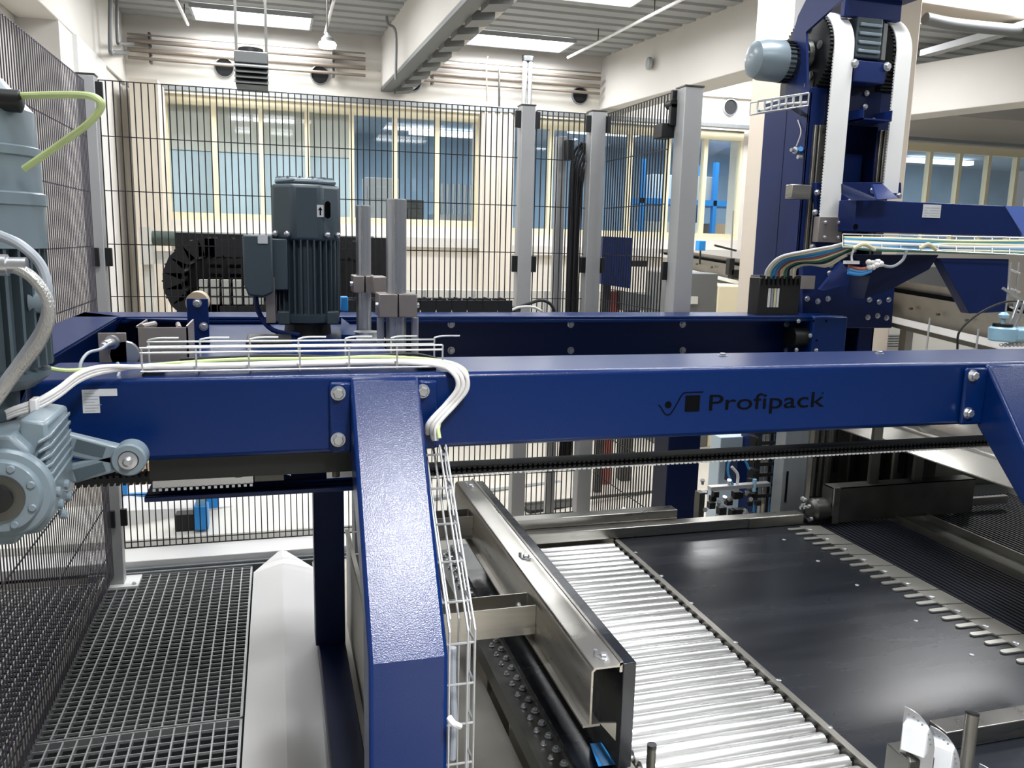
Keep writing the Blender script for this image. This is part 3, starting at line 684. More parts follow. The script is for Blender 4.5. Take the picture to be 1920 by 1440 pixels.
# ribbed side cover
b = MB(); b.prism([(hr-.04, 1.50, zt1+.008), (hr, 1.50, zt1), (hr+.004, 1.50, zb1+.045), (hr-.02, 1.50, zb1+.008), (hr-.05, 1.50, zb1+.004)], (0, .15, 0))
b.build('side_cover', 'gear', GM, bevel=.006)
b = MB()
for k in range(6):
    z = zt1-.022-.016*k; b.hexa([(hr-.012, 1.485, z-.012), (hr+.006, 1.50, z-.004), (hr+.006, 1.64, z+.006), (hr-.012, 1.64, z-.002), (hr-.012, 1.485, z-.006), (hr+.006, 1.50, z+.003), (hr+.006, 1.64, z+.013), (hr-.012, 1.64, z+.004)])
b.build('cooling_rib', 'gear', GM, bevel=.002)
b = MB()
for (dy, z) in ((.02, zt1-.125), (.08, zt1-.13), (.03, zt1-.150), (.09, zt1-.155), (.05, zt1-.175)): b.rev((hr+.0, 1.50+dy, z), (1, 0, 0), [(0, .009), (.008, .009), (.01, .006)], 10)
b.build('plug', 'gear', GM)
# flange disc with bolts
b = MB().rev((cc.x, 1.475, cc.z), (0, -1, 0), [(0, .074), (.012, .074), (.017, .070), (.019, .060), (.032, .057), (.034, .040)], 48); b.build('output_flange', 'gear', GM)
MB().rev((cc.x, 1.44, cc.z), (0, -1, 0), [(0, .038), (.004, .038), (.005, .026)], 36).build('shaft_seal', 'dsteel', GM)
MB().rev((cc.x, 1.44, cc.z), (0, -1, 0), [(0, .022), (.012, .022), (.013, .017)], 24).build('output_shaft', 'black', GM)
for k in range(8):
    a = math.radians(22+45*k); MB().rev((cc.x+math.cos(a)*.050, 1.446, cc.z+math.sin(a)*.050), (0, -1, 0), [(0, .0065), (.006, .0065), (.008, .005)], 12).build('flange_bolt', 'gear', GM)
# torque arm
ct = aY(242, 861, 1.64)
b = MB()
def armbar(p, q, w0, w1, y0, th):
    p, q = Vector(p), Vector(q); d = (q-p).normalized(); n = Vector((-d.z, 0, d.x))
    return MB().prism([p+n*w0, p-n*w0, q-n*w1, q+n*w1], (0, th, 0))
A1 = aY(118, 828, 1.64); A2 = aY(118, 898, 1.64); Q = ct
for (A, w0, w1) in ((A1, .021, .019), (A2, .020, .017)):
    armbar((A.x-.02, 1.64, A.z), (Q.x, 1.64, Q.z), w0, w1, 1.64, .028).build('torque_arm', 'gear', GM, bevel=.005)
    d = Q-A
    armbar((A.x+d.x*.18, 1.639, A.z+d.z*.18), (A.x+d.x*.62, 1.639, A.z+d.z*.62), w0*.55, w1*.55, 1.639, .002).build('arm_recess', 'gear2', GM)
MB().rev((Q.x, 1.675, Q.z), (0, -1, 0), [(0, .031), (.040, .031), (.044, .028), (.044, .018), (.036, .018)], 36).build('arm_eye', 'gear', GM)
MB().rev((Q.x, 1.66, Q.z), (0, -1, 0), [(0, .019), (.026, .019), (.030, .016)], 24).build('rubber_bush', 'black', GM)
MB().rev((Q.x, 1.645, Q.z), (0, -1, 0), [(0, .0165), (.018, .0165), (.019, .009), (.028, .009), (.031, .005)], 24).build('pin_bolt', 'zinc', GM)
# vertical motor above
mx_, my_ = aY(-42, 600, 1.60).x, 1.62
zh0, zh1 = aY(50, 455, 1.56).z, aY(20, 150, 1.56).z
zf0 = aY(60, 735, 1.56).z
b = MB(); r_ = .085
b.rev((mx_, my_, zf0), (0, 0, 1), [(0, .075), (.02, .10), (.03, .10), (.032, r_), (zh0-zf0, r_)], 40)
b.build('motor_body', 'gear2', GM)
b = MB()
for k in range(28):
    a = 2*math.pi*k/28; p = Vector((mx_+math.cos(a)*.092, my_+math.sin(a)*.092, 0)); b.bar(p+Vector((0, 0, zf0+.04)), p+Vector((0, 0, zh0)), .026, .005, up=(-math.sin(a), math.cos(a), 0))
b.build('motor_fin', 'gear2', GM)
MB().rev((mx_, my_, zh0-.01), (0, 0, 1), [(0, .108), (.07, .109), (.072, .112), (.09, .112), (.093, .107), (.15, .106), (.152, .11), (.165, .11), (.168, .104), (.225, .102), (zh1-zh0-.02, .092), (zh1-zh0+.02, .06), (zh1-zh0+.03, .02)], 44).build('fan_hood', 'gear', GM)
MB().rev((mx_+.085, my_-.03, zh0-.10), (1, 0, 0), [(0, .02), (.03, .02), (.034, .015)], 14).build('drain_cap', 'gear', GM)
b = MB(); q = aY(38, 190, 1.56); b.rev(q+Vector((-.03, 0, 0)), (1, 0, 0), [(0, .018), (.03, .018), (.034, .011)], 16); b.build('cable_gland', 'black', GM)
MB().rev((cc.x-.055, 1.60, zt1-.01), (0, 0, 1), [(0, .045), (.015, .045), (.02, .036), (.05, .034)], 24).build('neck_flange', 'gear2', GM)
MB().rev((mx_, my_, zt1-.02), (0, 0, 1), [(0, .045), (zf0-zt1+.02, .05)], 24).build('motor_neck', 'gear2', GM)
# hoses and cables of the left motor
def cable(name, pts, r, M, label, cat='cable', n=10, group=None):
    return tag(MB().tube(pts, r, n, 7).build(name, M), label, cat, group)
cable('earth_cable', [aY(36, 180, 1.56), aY(90, 178, 1.52), aY(150, 178, 1.46), aY(180, 184, 1.42), aY(190, 200, 1.42), aY(165, 232, 1.44), aY(110, 272, 1.5), aY(46, 316, 1.54)], .0056, 'gcable', 'green-yellow cable looping out of the tall motor at the upper left')
cable('braided_hose', [aY(-30, 432, 1.40), aY(0, 442, 1.40), aY(42, 462, 1.38), aY(78, 500, 1.38), aY(90, 555, 1.38), aY(80, 610, 1.40), aY(45, 665, 1.42), aY(5, 720, 1.44), aY(-20, 760, 1.45)], .0075, 'gycable', 'grey upper hose curving in front of the left motor', 'hose')
cable('braided_hose', [aY(-20, 498, 1.36), aY(20, 500, 1.36), aY(60, 520, 1.35), aY(88, 560, 1.35), aY(92, 600, 1.35), aY(70, 650, 1.36), aY(30, 700, 1.37), aY(-10, 755, 1.37)], .0085, 'braid', 'braided metal hose curving in front of the left motor', 'hose')
tag(MB().rev(aY(-15, 497, 1.36), (1, 0, 0), [(0, .016), (.02, .016), (.021, .012), (.045, .012)], 12).build('hose_fitting', 'zinc'), 'silver fitting at the start of the braided metal hose', 'fitting')
wc = thing('white_cable_bundle', 'bundle of white cables from the left gearmotor into the wire tray', 'cable bundle', (-.4, 1.7, 1.3))
bz = 1.372
for k, (r, M) in enumerate([(.0055, 'wcable'), (.005, 'wcable'), (.005, 'wcable')]):
    o1 = (k-1)*6
    MB().tube([aY(-20, 800+o1, 1.58), aY(20, 775+o1*.8, 1.58), aY(70, 758+o1, 1.6), aY(110, 735+o1, 1.64), aY(150, 706+o1, 1.68), aY(200, 692+o1*.7, 1.74), (-.24, 1.80+.014*k, bz+.006), (-.1, 1.80+.016*k, bz+.005), (.08, 1.805+.015*k, bz+.007), (.25, 1.80+.014*k, bz+.008), aY(822+k*6, 686-k*3, 1.78), aY(852+k*9, 702-k*2, 1.735), aY(858+k*9, 728, 1.73), aY(836+k*9, 758, 1.735), aY(802+k*9, 797, 1.72), aX(806+k*6, 826, .325)], r, 10, 6).build('cable', M, wc)
MB().box(*(lambda q: (q.x-.006, q.x+.006))(aY(68, 762, 1.6)), 1.58, 1.61, aY(68, 775, 1.6).z, aY(68, 745, 1.6).z).build('cable_tie', 'white', wc, bevel=.002)
MB().tube([aY(60, 775, 1.59), aY(66, 790, 1.57), aY(78, 798, 1.57), aY(80, 785, 1.59), aY(70, 770, 1.6)], .004, 8, 5).build('cable_tie_tail', 'wcable', wc)
t = thing('tray_earth_cable', 'green-yellow cable lying along the wire tray on the beam', 'cable', (0, 1.85, 1.37))
MB().tube([aZ(62, 680, 1.40), aZ(90, 690, 1.385), aZ(130, 695, bz+.006), aZ(190, 690, bz+.006), aZ(240, 688, bz+.006), (-.1, 1.852, bz+.012), (.1, 1.85, bz+.012), (.22, 1.85, bz+.014), aY(822, 676, 1.82), aY(866, 690, 1.77), aY(876, 712, 1.76), aY(862, 745, 1.755), aY(832, 778, 1.75), aX(822, 800, .33), aX(824, 822, .33)], .0045, 8, 6).build('cable_run', 'gcable', t)
MB().tube([(-.2, 1.87, bz+.012), (0, 1.868, bz+.018), (.15, 1.868, bz+.012), (.3, 1.86, bz+.018), aY(850, 684, 1.80)], .0035, 8, 6).build('dark_cable_run', 'kcable', t)

# wire tray on beam
t = thing('beam_wire_tray', 'zinc wire basket tray lying on top of the front beam', 'cable tray', (.0, 1.83, ZT))
x0, x1 = aY(262, 660, 1.785).x, aY(829, 660, 1.785).x; y0, y1 = 1.785, 1.885; z0, z1 = ZT+.008, ZT+.062
b = MB(); r = .0022
for z in (z0+.002, z0+.040, z1-.004): b.cyl((x0, y0, z), (x1, y0, z), r, 6); b.cyl((x0, y1, z), (x1, y1, z), r, 6)
for y in (1.82, 1.85): b.cyl((x0, y, z0), (x1, y, z0), r, 6)
b.build('long_wire', 'wire', t)
n = 6; b = MB()
for k in range(n+1):
    x = x0+(x1-x0)*k/n if k < n else x1-.002
    x += .003
    b.tube([(x, y0, z1-.004), (x, y0, z0), (x, y1, z0), (x, y1, z1)], r, 6, 0)
    b.tube([(x, y1, z1), (x+.02, y1, z1+.004), (x+.06, y1, z1+.004)], r, 6, 3)
b.build('cross_wire', 'wire', t)
b = MB()
for x in (x0+.02, x1-.03): b.box(x-.02, x+.02, 1.80, 1.87, ZT, z0)
b.build('spacer', 'rubber', t)
# wire tray down the leg
t = thing('leg_wire_tray', 'white zinc wire tray running down beside the sloping front leg', 'cable tray', (.33, 1.6, .6))
def legpath(dx, dy):
    return [Vector((.305+dx, 1.742+dy, 1.225)), Vector((.305+dx, 1.41+dy-.0, .80)), Vector((.305+dx, 1.41+dy, .2))]
b = MB()
T0 = aX(790, 793, .308); K0 = aX(846, 1185, .308); B0 = aX(843, 1440, .308)
dxs = [(0, 0), (.052, 0), (.052, .05), (.03, .05), (.0, .05), (.026, 0)]
S0 = Vector((.305, T0.y, T0.z)); S1 = Vector((.305, K0.y, K0.z)); S2 = Vector((.305, K0.y, .35))
for (dx, dy) in ((0, 0), (.050, 0), (.036, .0), (.050, .045), (.03, .055), (.012, .055)):
    o_v = Vector((dx, dy, 0)); b.tube([S0+o_v, S1+o_v, S2+o_v], .0027, 6, 0)
b.build('long_wire', 'wire', t)
b = MB(); L1 = (S1-S0).length; tot = L1+(S2-S1).length; s_ = 0; k = 0
while s_ < tot:
    p = S0+(S1-S0)*(s_/L1) if s_ < L1 else S1+(S2-S1).normalized()*(s_-L1)
    q = [Vector((.0, .0, 0)), Vector((.050, .0, 0)), Vector((.050, .055, 0)), Vector((0, .055, 0))]
    b.tube([p+q[3], p+q[0]+Vector((-.006, 0, 0)), p+q[1], p+q[2]], .0027, 6, 0)
    s_ += .085; k += 1
b.build('cross_wire', 'wire', t)
cable('leg_cable', [Vector((.318, K0.y+.03, .86)), Vector((.318, K0.y+.03, .80)), Vector((.322, K0.y+.03, .70)), Vector((.32, K0.y+.03, .62))], .0075, 'gycable', 'thick grey cable inside the lower part of the leg wire tray')
cable('tray_tie', [aY(842, 1345, 1.38), aY(850, 1356, 1.37), aY(862, 1362, 1.38)], .006, 'wcable', 'white cable end poking from the leg wire tray near its foot')

# ================================================================== DECK COMPONENTS
def fin_motor():
    t = thing('deck_gearmotor', 'upright grey-blue finned motor in the middle of the machine frame', 'gearmotor', (.095, 2.75, ZT))
    X, Y = .097, 2.76
    # octagonal hood, slightly rotated
    def ngon(r, n=8, rot=math.pi/8, sx=1): return [(X+math.cos(rot+2*math.pi*k/n)*r*sx, Y+math.sin(rot+2*math.pi*k/n)*r) for k in range(n)]
    z0, z1 = aY(570, 452, 2.68).z, aY(570, 345, 2.68).z
    sq = []
    for k in range(8):
        a = math.pi/8+math.pi/4*k; sq.append((X+math.cos(a)*.112, Y+math.sin(a)*.112))
    b = MB(); b.prism([(x, y, z0) for x, y in sq], (0, 0, z1-z0)); b.build('fan_hood', 'gear2', t, bevel=.012, seg=3)
    b = MB(); b.prism([(X+(x-X)*.90, Y+(y-Y)*.90, z1) for x, y in sq], (0, 0, .018)); b.build('hood_top', 'gear', t, bevel=.010, seg=3)
    b = MB()
    for k in range(14):
        a = 2*math.pi*k/14; p = Vector((X+math.cos(a)*.03, Y+math.sin(a)*.03, z1+.02)); q = Vector((X+math.cos(a)*.09, Y+math.sin(a)*.09, z1+.02)); b.bar(p, q, .006, .006)
    b.build('intake_rib', 'gear', t)
    b = MB()
    for (dx, dy) in ((-.095, -.06), (.095, -.06), (-.06, -.1), (.06, -.1)): b.sph((X+dx*.99, Y+dy*.99, z0+.02), .010, 10)
    b.build('hood_screw', 'zinc', t)
    zb_ = aY(570, 600, 2.7).z
    MB().rev((X, Y, zb_), (0, 0, 1), [(0, .082), (z0-zb_+.02, .082)], 32).build('motor_body', 'gear2', t)
    b = MB()
    for k in range(32):
        a = 2*math.pi*k/32; c, s = math.cos(a), math.sin(a); p = Vector((X+c*.09, Y+s*.09, 0)); b.bar(p+Vector((0, 0, zb_+.015)), p+Vector((0, 0, z0+.004)), .028, .005, up=(-s, c, 0))
    b.build('motor_fin', 'gear2', t)
    MB().rev((X, Y, zb_-.012), (0, 0, 1), [(0, .088), (.006, .10), (.03, .104), (.034, .09)], 32).build('end_shield', 'gear2', t)
    b = MB()
    for k in range(4):
        a = math.pi/4+math.pi/2*k; b.box(X+math.cos(a)*.105-.018, X+math.cos(a)*.105+.018, Y+math.sin(a)*.105-.018, Y+math.sin(a)*.105+.018, zb_-.012, zb_+.03)
    b.build('mount_lug', 'gear2', t, bevel=.004)
    MB().rev((X, Y, 1.337), (0, 0, 1), [(0, .075), (zb_-1.337, .07)], 28).build('motor_neck', 'black', t)
    # terminal box
    j0, j1 = aY(455, 440, 2.66), aY(507, 556, 2.66)
    b = MB(); b.prism([(j0.x, 2.62, j0.z), (j1.x+.01, 2.62, j0.z+.002), (j1.x+.01, 2.62, j1.z+.015), (j1.x-.02, 2.62, j1.z), (j0.x+.012, 2.62, j1.z+.005), (j0.x, 2.62, j1.z+.04)], (0, .17, 0)); b.build('terminal_box', 'gear2', t, bevel=.006)
    l0, l1 = aY(483, 441, 2.615), aY(502, 457, 2.615)
    MB().box(l0.x, l1.x, 2.617, 2.62, l1.z, l0.z).build('type_label', 'paper', t)
    MB().box(j1.x-.01, X-.06, 2.66, 2.74, j1.z+.02, j0.z-.01).build('box_bridge', 'gear2', t, bevel=.003)
    m0, m1 = aY(497, 520, 2.64), aY(517, 600, 2.64)
    MB().box(m0.x, m1.x, 2.65, 2.654, m1.z-.01, m0.z).build('bracket_plate', 'clampm', t)
    # arrow label and slot
    s = sq
    a0, a1 = aY(594, 384, 2.655), aY(607, 407, 2.655)
    yf = Y-.112*math.cos(math.pi/8)-.001
    a0, a1 = aY(594, 384, yf), aY(607, 407, yf)
    MB().box(a0.x, a1.x, yf-.0008, yf+.001, a1.z, a0.z).build('arrow_label', 'paper', t)
    cx = (a0.x+a1.x)/2; zt2 = a0.z-.006
    MB().box(cx-.0022, cx+.0022, yf-.0016, yf, a1.z+.005, zt2-.008).prism([(cx-.007, yf-.0016, zt2-.010), (cx+.007, yf-.0016, zt2-.010), (cx, yf-.0016, zt2)], (0, .001, 0)).build('arrow_mark', 'ink', t)
    s0, s1 = aY(609, 377, yf), aY(620, 410, yf); r = (s1.x-s0.x)/2
    MB().rev(((s0.x+s1.x)/2, yf+.004, s0.z-r), (0, -1, 0), [(0, r), (.006, r)], 20).rev(((s0.x+s1.x)/2, yf+.004, s1.z+r), (0, -1, 0), [(0, r), (.006, r)], 20).box(s0.x, s1.x, yf-.002, yf+.004, s1.z+r, s0.z-r).build('slot', 'ink', t)
    cb = MB().tube([(j0.x+.03, 2.70, j1.z+.01), (j0.x+.04, 2.68, j1.z-.05), (j0.x+.08, 2.66, 1.36), (j0.x+.16, 2.64, 1.345)], .008, 8, 5); cb.build('motor_cable', 'bluecol', t)
    return t
fin_motor()
MB_ = MB().box(aZ(466, 628, 1.34).x, aZ(545, 628, 1.34).x, 2.42, 2.62, 1.337, 1.352)
tag(MB_.build('black_deck_block', 'black', bevel=.003), 'flat black block on the blue deck in front of the upright motor', 'block')
def guide_shaft(X, Y, r, zt, c0, c1, label, w_, yo):
    t = thing('guide_shaft', label, 'shaft', (X, Y, 1.3))
    MB().cyl((X, Y, 1.337 if Y > 2.5 else 1.30), (X, Y, zt), r, 32).build('shaft_rod', 'shaft', t)
    MB().cyl((X, Y, zt), (X, Y, zt+.002), r*.93, 32).build('shaft_cap', 'paper', t)
    b = MB(); b.box(c0.x, X-.0015, Y-yo, Y+.05, c1.z, c0.z); b.box(X+.0015, c1.x, Y-yo, Y+.05, c1.z, c0.z)
    b.build('clamp_block', 'clampm', t, bevel=.003)
    MB().box(X-.0015, X+.0015, Y-yo+.002, Y+.04, c1.z+.001, c0.z-.001).build('clamp_gap', 'ink', t)
    z = (c0.z+c1.z)/2
    MB().cyl((c1.x, Y-yo+.02, z), (c1.x+.008, Y-yo+.02, z), .008, 12).cyl((c0.x-.008, Y-yo+.02, z), (c0.x, Y-yo+.02, z), .008, 12).build('clamp_screw', 'zinc', t)
    return t
S1_ = guide_shaft(aY(743, 400, 2.45).x, 2.45, .0295, aY(742, 374, 2.43).z, aY(710, 551, 2.41), aY(782, 595, 2.41), 'thick polished guide shaft with a clamp block, nearest the camera of the two', .07, .045)
S2_ = guide_shaft(aY(681, 400, 2.68).x, 2.68, .0235, aY(681, 386, 2.66).z, aY(662, 517, 2.64), aY(706, 549, 2.64), 'thinner polished guide shaft with a clamp block, right behind the upright motor', .06, .045)
MB().box(aY(703, 515, 2.6).x-.01, aY(722, 548, 2.58).x+.004, 2.56, 2.66, aY(710, 549, 2.6).z, aY(710, 518, 2.6).z).build('clamp_side_block', 'clampm', S2_, bevel=.003)
MB().cyl((.262, 2.55, 1.337), (.262, 2.55, 1.345), .06, 24).cyl((aY(690, 600, 2.55).x, 2.6, 1.345), (aY(690, 600, 2.55).x, 2.6, 1.36), .04, 24).build('base_flange', 'zinc', S2_)
for x in (715, 780): MB().cyl((aY(x, 620, 2.42).x, 2.44, 1.30), (aY(x, 620, 2.42).x, 2.44, aY(x, 597, 2.42).z), .011, 16).build('side_rod', 'shaft', S1_)
tag(MB().box(aY(639, 570, 2.9).x, aY(652, 570, 2.9).x, 2.88, 2.93, aY(645, 583, 2.9).z, aY(645, 556, 2.9).z).build('small_blue_sensor', 'sblue', bevel=.003), 'small bright blue sensor between the upright motor and the thin shaft', 'sensor')
# far pipes above motor right
# idler bracket, box, sensor plate
t = thing('idler_bracket', 'blue upright bracket with an ivory roller on the deck', 'bracket', (-.22, 2.5, 1.337))
q0, q1 = aY(352, 625, 2.5), aY(390, 560, 2.5)
MB().box(q0.x, q1.x, 2.5, 2.506, 1.337, q1.z).box(q0.x, q1.x, 2.5, 2.56, 1.337, 1.345).build('bracket_plate', 'blue', t, bevel=.002)
q = aY(372, 563, 2.56); MB().cyl((q.x, 2.51, q.z-.004), (q.x, 2.58, q.z-.004), .031, 28).build('roller', 'ivory', t)
for (x, y) in ((370, 568), (382, 612)): MB().hexbolt(aY(x, y, 2.5), (0, -1, 0), .009, .01).build('bolt', 'zinc', t)
t = thing('grey_terminal_box', 'open grey sheet metal box behind the left end of the wire tray', 'box', (-.27, 2.1, 1.34))
q0, q1 = aY(258, 672, 2.12), aY(352, 614, 2.12)
MB().box(q0.x, q1.x, 2.12, 2.124, ZT-.03, q1.z).box(q0.x, q0.x+.004, 2.12, 2.28, ZT-.03, q1.z+.004).box(q1.x-.004, q1.x, 2.12, 2.28, ZT-.03, q1.z+.004).box(q0.x, q1.x, 2.12, 2.28, ZT-.03, ZT-.026).build('sheet_body', 'clampm', t)
MB().cyl((q0.x+.01, 2.13, q1.z), (q0.x+.03, 2.2, q1.z), .008, 10).cyl((q1.x-.02, 2.13, q1.z-.003), (q1.x-.03, 2.2, q1.z), .006, 10).build('folded_ear', 'clampm', t)
t = thing('proximity_sensor', 'silver threaded sensor in a steel plate with a looped grey lead', 'sensor', (-.33, 2.05, ZT))
q0, q1 = aY(187, 686, 2.02), aY(236, 624, 2.02)
MB().box(q0.x, q1.x, 2.02, 2.024, ZT-.01, q1.z).build('mounting_plate', 'clampm', t, bevel=.001)
q = aY(212, 641, 2.02); MB().rev((q.x, 2.02, q.z), (-.35, -1, -.1), [(0, .016), (.006, .016), (.007, .010), (.035, .010), (.036, .007), (.045, .006)], 14).rev((q.x+.022, 2.02, q.z-.03), (0, 1, 0), [(0, .03), (.02, .03)], 20).build('threaded_barrel', 'zinc', t)
MB().tube([aY(203, 645, 1.98), aY(188, 655, 1.95), aY(165, 662, 1.90), aY(151, 682, 1.86), aY(153, 705, 1.84), aY(172, 722, 1.80), aY(200, 722, 1.78), aY(220, 708, 1.80), aY(223, 690, 1.84), aY(220, 680, 1.85)], .0034, 8, 6).build('sensor_lead', 'gycable', t)
# drag chain on the rear beam
t = thing('flat_drag_chain', 'flat black drag chain lying behind the rear beam top', 'cable chain', (.7, 3.4, 1.38))
b = MB(); xa, xb = aY(650, 575, 3.38).x, aY(950, 575, 3.38).x; x = xa
zc0 = aY(800, 573, 3.38).z
while x < xb: chain_link(b, Vector((x, 3.40, zc0)), (1, 0, 0), .10, .055, .062); x += .065
b.build('link', 'chain', t)
MB().tube([(xb-.03, 3.40, zc0+.0), (xb+.06, 3.40, zc0-.03)], .02, 8, 0).build('end_link', 'chain', t)
MB().tube([(xb+.02, 3.4, zc0-.02), aY(990, 570, 3.4), aY(1015, 563, 3.4), aY(1032, 570, 3.4), aY(1040, 584, 3.4)], .007, 8, 6).build('black_cable', 'kcable', t)
MB().tube([(xb+.02, 3.38, zc0-.02), aY(975, 576, 3.38), aY(1000, 576, 3.38), aY(1015, 583, 3.38)], .006, 8, 6).build('pale_cable', 'wcable', t)
MB().box(xa, xb+.2, 3.25, 3.47, zc0-.05, zc0-.035).build('chain_tray', 'dsteel', t)

# ================================================================== ROLLER TABLE
ZT2 = .66
RC = thing('roller_conveyor', 'bed of narrow steel rollers beside the black plate', 'roller conveyor', (.85, 1.8, .4))
nr = 34; rr = .0165
yy = 2.45; first = None; k = 0
while yy > 1.06:
    rb = MB().rev((.655, yy, ZT2-rr), (1, 0, 0), [(0, .006), (.004, .006), (.005, rr-.001), (.008, rr), (.412, rr), (.416, rr-.001), (.417, .006), (.424, .006)], 18)
    if first is None: first = rb.build('roller', 'roller', RC)
    else:
        c = first.copy(); COL.objects.link(c); c.parent = RC; c.location = (0, yy-2.45, 0)
    yy -= .0386; k += 1
b = MB(); b.box(1.082, 1.090, .95, 2.47, .58, ZT2+.002)
b.build('side_rail', 'steel2', RC)
MB().box(.635, .65, .95, 2.47, .58, ZT2-.012).build('inner_rail', 'steel2', RC)
MB().box(.65, 1.08, .95, 2.47, .585, .60).build('drip_tray', 'steel2', RC)
yy = 2.45; b = MB()
while yy > 1.0: b.box(1.070, 1.082, yy-.004, yy+.004, ZT2-.024, ZT2-.004); yy -= .0386
b.build('roller_bearing', 'black', RC)
MB().box(.64, .70, 1.0, 1.06, 0, .585).box(1.03, 1.09, 1.0, 1.06, 0, .585).box(.64, .70, 2.38, 2.44, 0, .585).box(1.03, 1.09, 2.38, 2.44, 0, .585).build('leg_frame', 'steel2', RC)
BP = thing('black_transfer_plate', 'large glossy black transfer plate right of the rollers', 'plate', (1.45, 1.8, .6))
MB().box(1.091, 1.87, .9, 2.50, ZT2-.02, ZT2).build('plate_sheet', 'plate', BP, bevel=.0015)
MB().box(1.0905, 1.099, .9, 2.5, ZT2, ZT2+.0015).build('edge_strip', 'steel2', BP)
b = MB()
for (x, y) in ((1192, 1036), (1240, 1080), (1296, 1131), (1379, 1205), (1460, 1276), (1556, 1364), (1470, 1012), (1534, 1052), (1607, 1097), (1717, 1164), (1822, 1228)):
    q = aZ(x, y, ZT2); b.rev((q.x, q.y, ZT2), (0, 0, 1), [(0, .0062), (.0012, .006), (.0018, .004)], 14)
b.build('countersunk_screw', 'zinc', BP)
MB().box(1.3, 1.4, 1.0, 2.4, .55, .64).build('support_beam', 'steel2', BP)
MB().box(1.3, 1.4, 1.0, 1.1, 0, .55).box(1.3, 1.4, 2.3, 2.4, 0, .55).build('support_leg', 'steel2', BP)
# comb of fingers
CB = thing('transfer_comb', 'row of polished steel comb fingers at the edge of the black plate', 'comb', (1.8, 1.9, ZT2))
pitch = (2.393-1.482)/19; y = 2.385+pitch; k = 0; fing0 = None
while y > 1.15:
    b = MB()
    for j, yo in enumerate((0, -pitch)):
        yc = y+yo; r = .0085
        pts = [(1.728+r, yc+r), (1.728+r*.3, yc+r*.7), (1.728, yc), (1.728+r*.3, yc-r*.7), (1.728+r, yc-r), (1.80, yc-r), (1.80, yc+r)]
        b.prism([(a, c, ZT2+.001) for a, c in pts], (0, 0, .004))
    b.hexa([(1.79, y-pitch*1.42, ZT2+.001), (1.875, y-pitch*1.45, ZT2-.004), (1.875, y+pitch*.45, ZT2-.004), (1.79, y+pitch*.42, ZT2+.001), (1.79, y-pitch*1.42, ZT2+.006), (1.875, y-pitch*1.45, ZT2+.001), (1.875, y+pitch*.45, ZT2+.001), (1.79, y+pitch*.42, ZT2+.006)])
    b.build('comb_plate', 'comb', CB)
    MB().rev((1.80, y-pitch/2, ZT2+.006), (0, 0, 1), [(0, .009), (.003, .009), (.004, .006)], 12).build('comb_screw', 'zinc', CB)
    y -= pitch*2; k += 1
# ribbed belts
def ribbed(x0, x1, y0, y1, label, z=ZT2-.004):
    t = thing('ribbed_belt', label, 'conveyor belt', ((x0+x1)/2, (y0+y1)/2, z-.1))
    MB().box(x0, x1, y0, y1, z-.08, z-.006).build('belt_carcass', 'belt', t)
    b = MB(); x = x0+.004
    while x < x1-.004: b.box(x, x+.009, y0, y1, z-.006, z); x += .0185
    b.build('belt_rib', 'belt', t)
    MB().box(x0+.03, x1-.03, y0+.1, y0+.16, 0, z-.08).box(x0+.03, x1-.03, y1-.3, y1-.24, 0, z-.08).build('stand', 'steel2', t)
ribbed(1.885, 2.205, .9, 2.6, 'ribbed black conveyor belt next to the steel comb')
ribbed(2.36, 2.95, .9, 2.66, 'ribbed black conveyor belt at the far right beyond the steel strip')
t = thing('steel_divider', 'dull steel divider strip between the two ribbed black belts', 'strip', (2.28, 1.8, .5))
MB().box(2.21, 2.35, .9, 2.7, ZT2-.05, ZT2-.012).build('sheet', 'dsteel', t); MB().box(2.208, 2.216, .9, 2.7, ZT2-.05, ZT2+.012).box(2.344, 2.352, .9, 2.7, ZT2-.05, ZT2+.012).build('raised_edge', 'steel2', t)
MB().box(2.24, 2.30, 1.0, 1.06, 0, ZT2-.05).box(2.24, 2.30, 2.5, 2.56, 0, ZT2-.05).build('stand', 'steel2', t)
# rear rails of the table
t = thing('table_back_rail', 'long steel guide rail across the back of the rollers and black plate', 'rail', (1.3, 2.5, ZT2))
MB().box(.66, 1.825, 2.482, 2.53, ZT2+.002, ZT2+.038).build('lower_rail', 'steel', t, bevel=.002)
MB().box(1.60, 1.822, 2.478, 2.482, ZT2+.002, ZT2+.036).build('splice_plate', 'steel2', t)
MB().box(.66, 1.345, 2.535, 2.585, ZT2, ZT2+.070).build('upper_rail', 'steel', t, bevel=.002)
MB().box(.66, 1.82, 2.53, 2.60, .56, ZT2).build('support', 'steel2', t)
MB().bar(aY(1165, 955, 2.62), aY(1198, 976, 2.58), .03, .014).bar(aY(1195, 972, 2.58), aY(1220, 974, 2.58), .02, .012).build('white_bracket', 'white', t)
# steel channel and uprights at back right
t = thing('steel_stop_channel', 'dull steel stop channel across the ribbed belts with upright flat bars', 'stop bar', (2.2, 2.55, ZT2))
a_ = aY(1558, 972, 2.46); b_ = aY(1822, 955, 2.46); zt3 = aY(1562, 916, 2.46).z
MB().box(a_.x, b_.x, 2.46, 2.464, ZT2+.004, zt3).box(a_.x, b_.x, 2.46, 2.52, zt3-.003, zt3).box(a_.x, a_.x+.004, 2.46, 2.52, ZT2+.004, zt3).build('channel', 'dsteel', t)
MB().box(a_.x, a_.x+.025, 2.452, 2.46, ZT2+.004, zt3+.002).build('end_plate', 'steel', t)
for (x0_, x1_) in ((1629, 1645), (1712, 1727)):
    q0, q1 = aY(x0_, 900, 2.49), aY(x1_, 900, 2.49); MB().box(q0.x, q1.x, 2.485, 2.50, zt3-.05, 1.05).build('upright', 'dsteel', t)
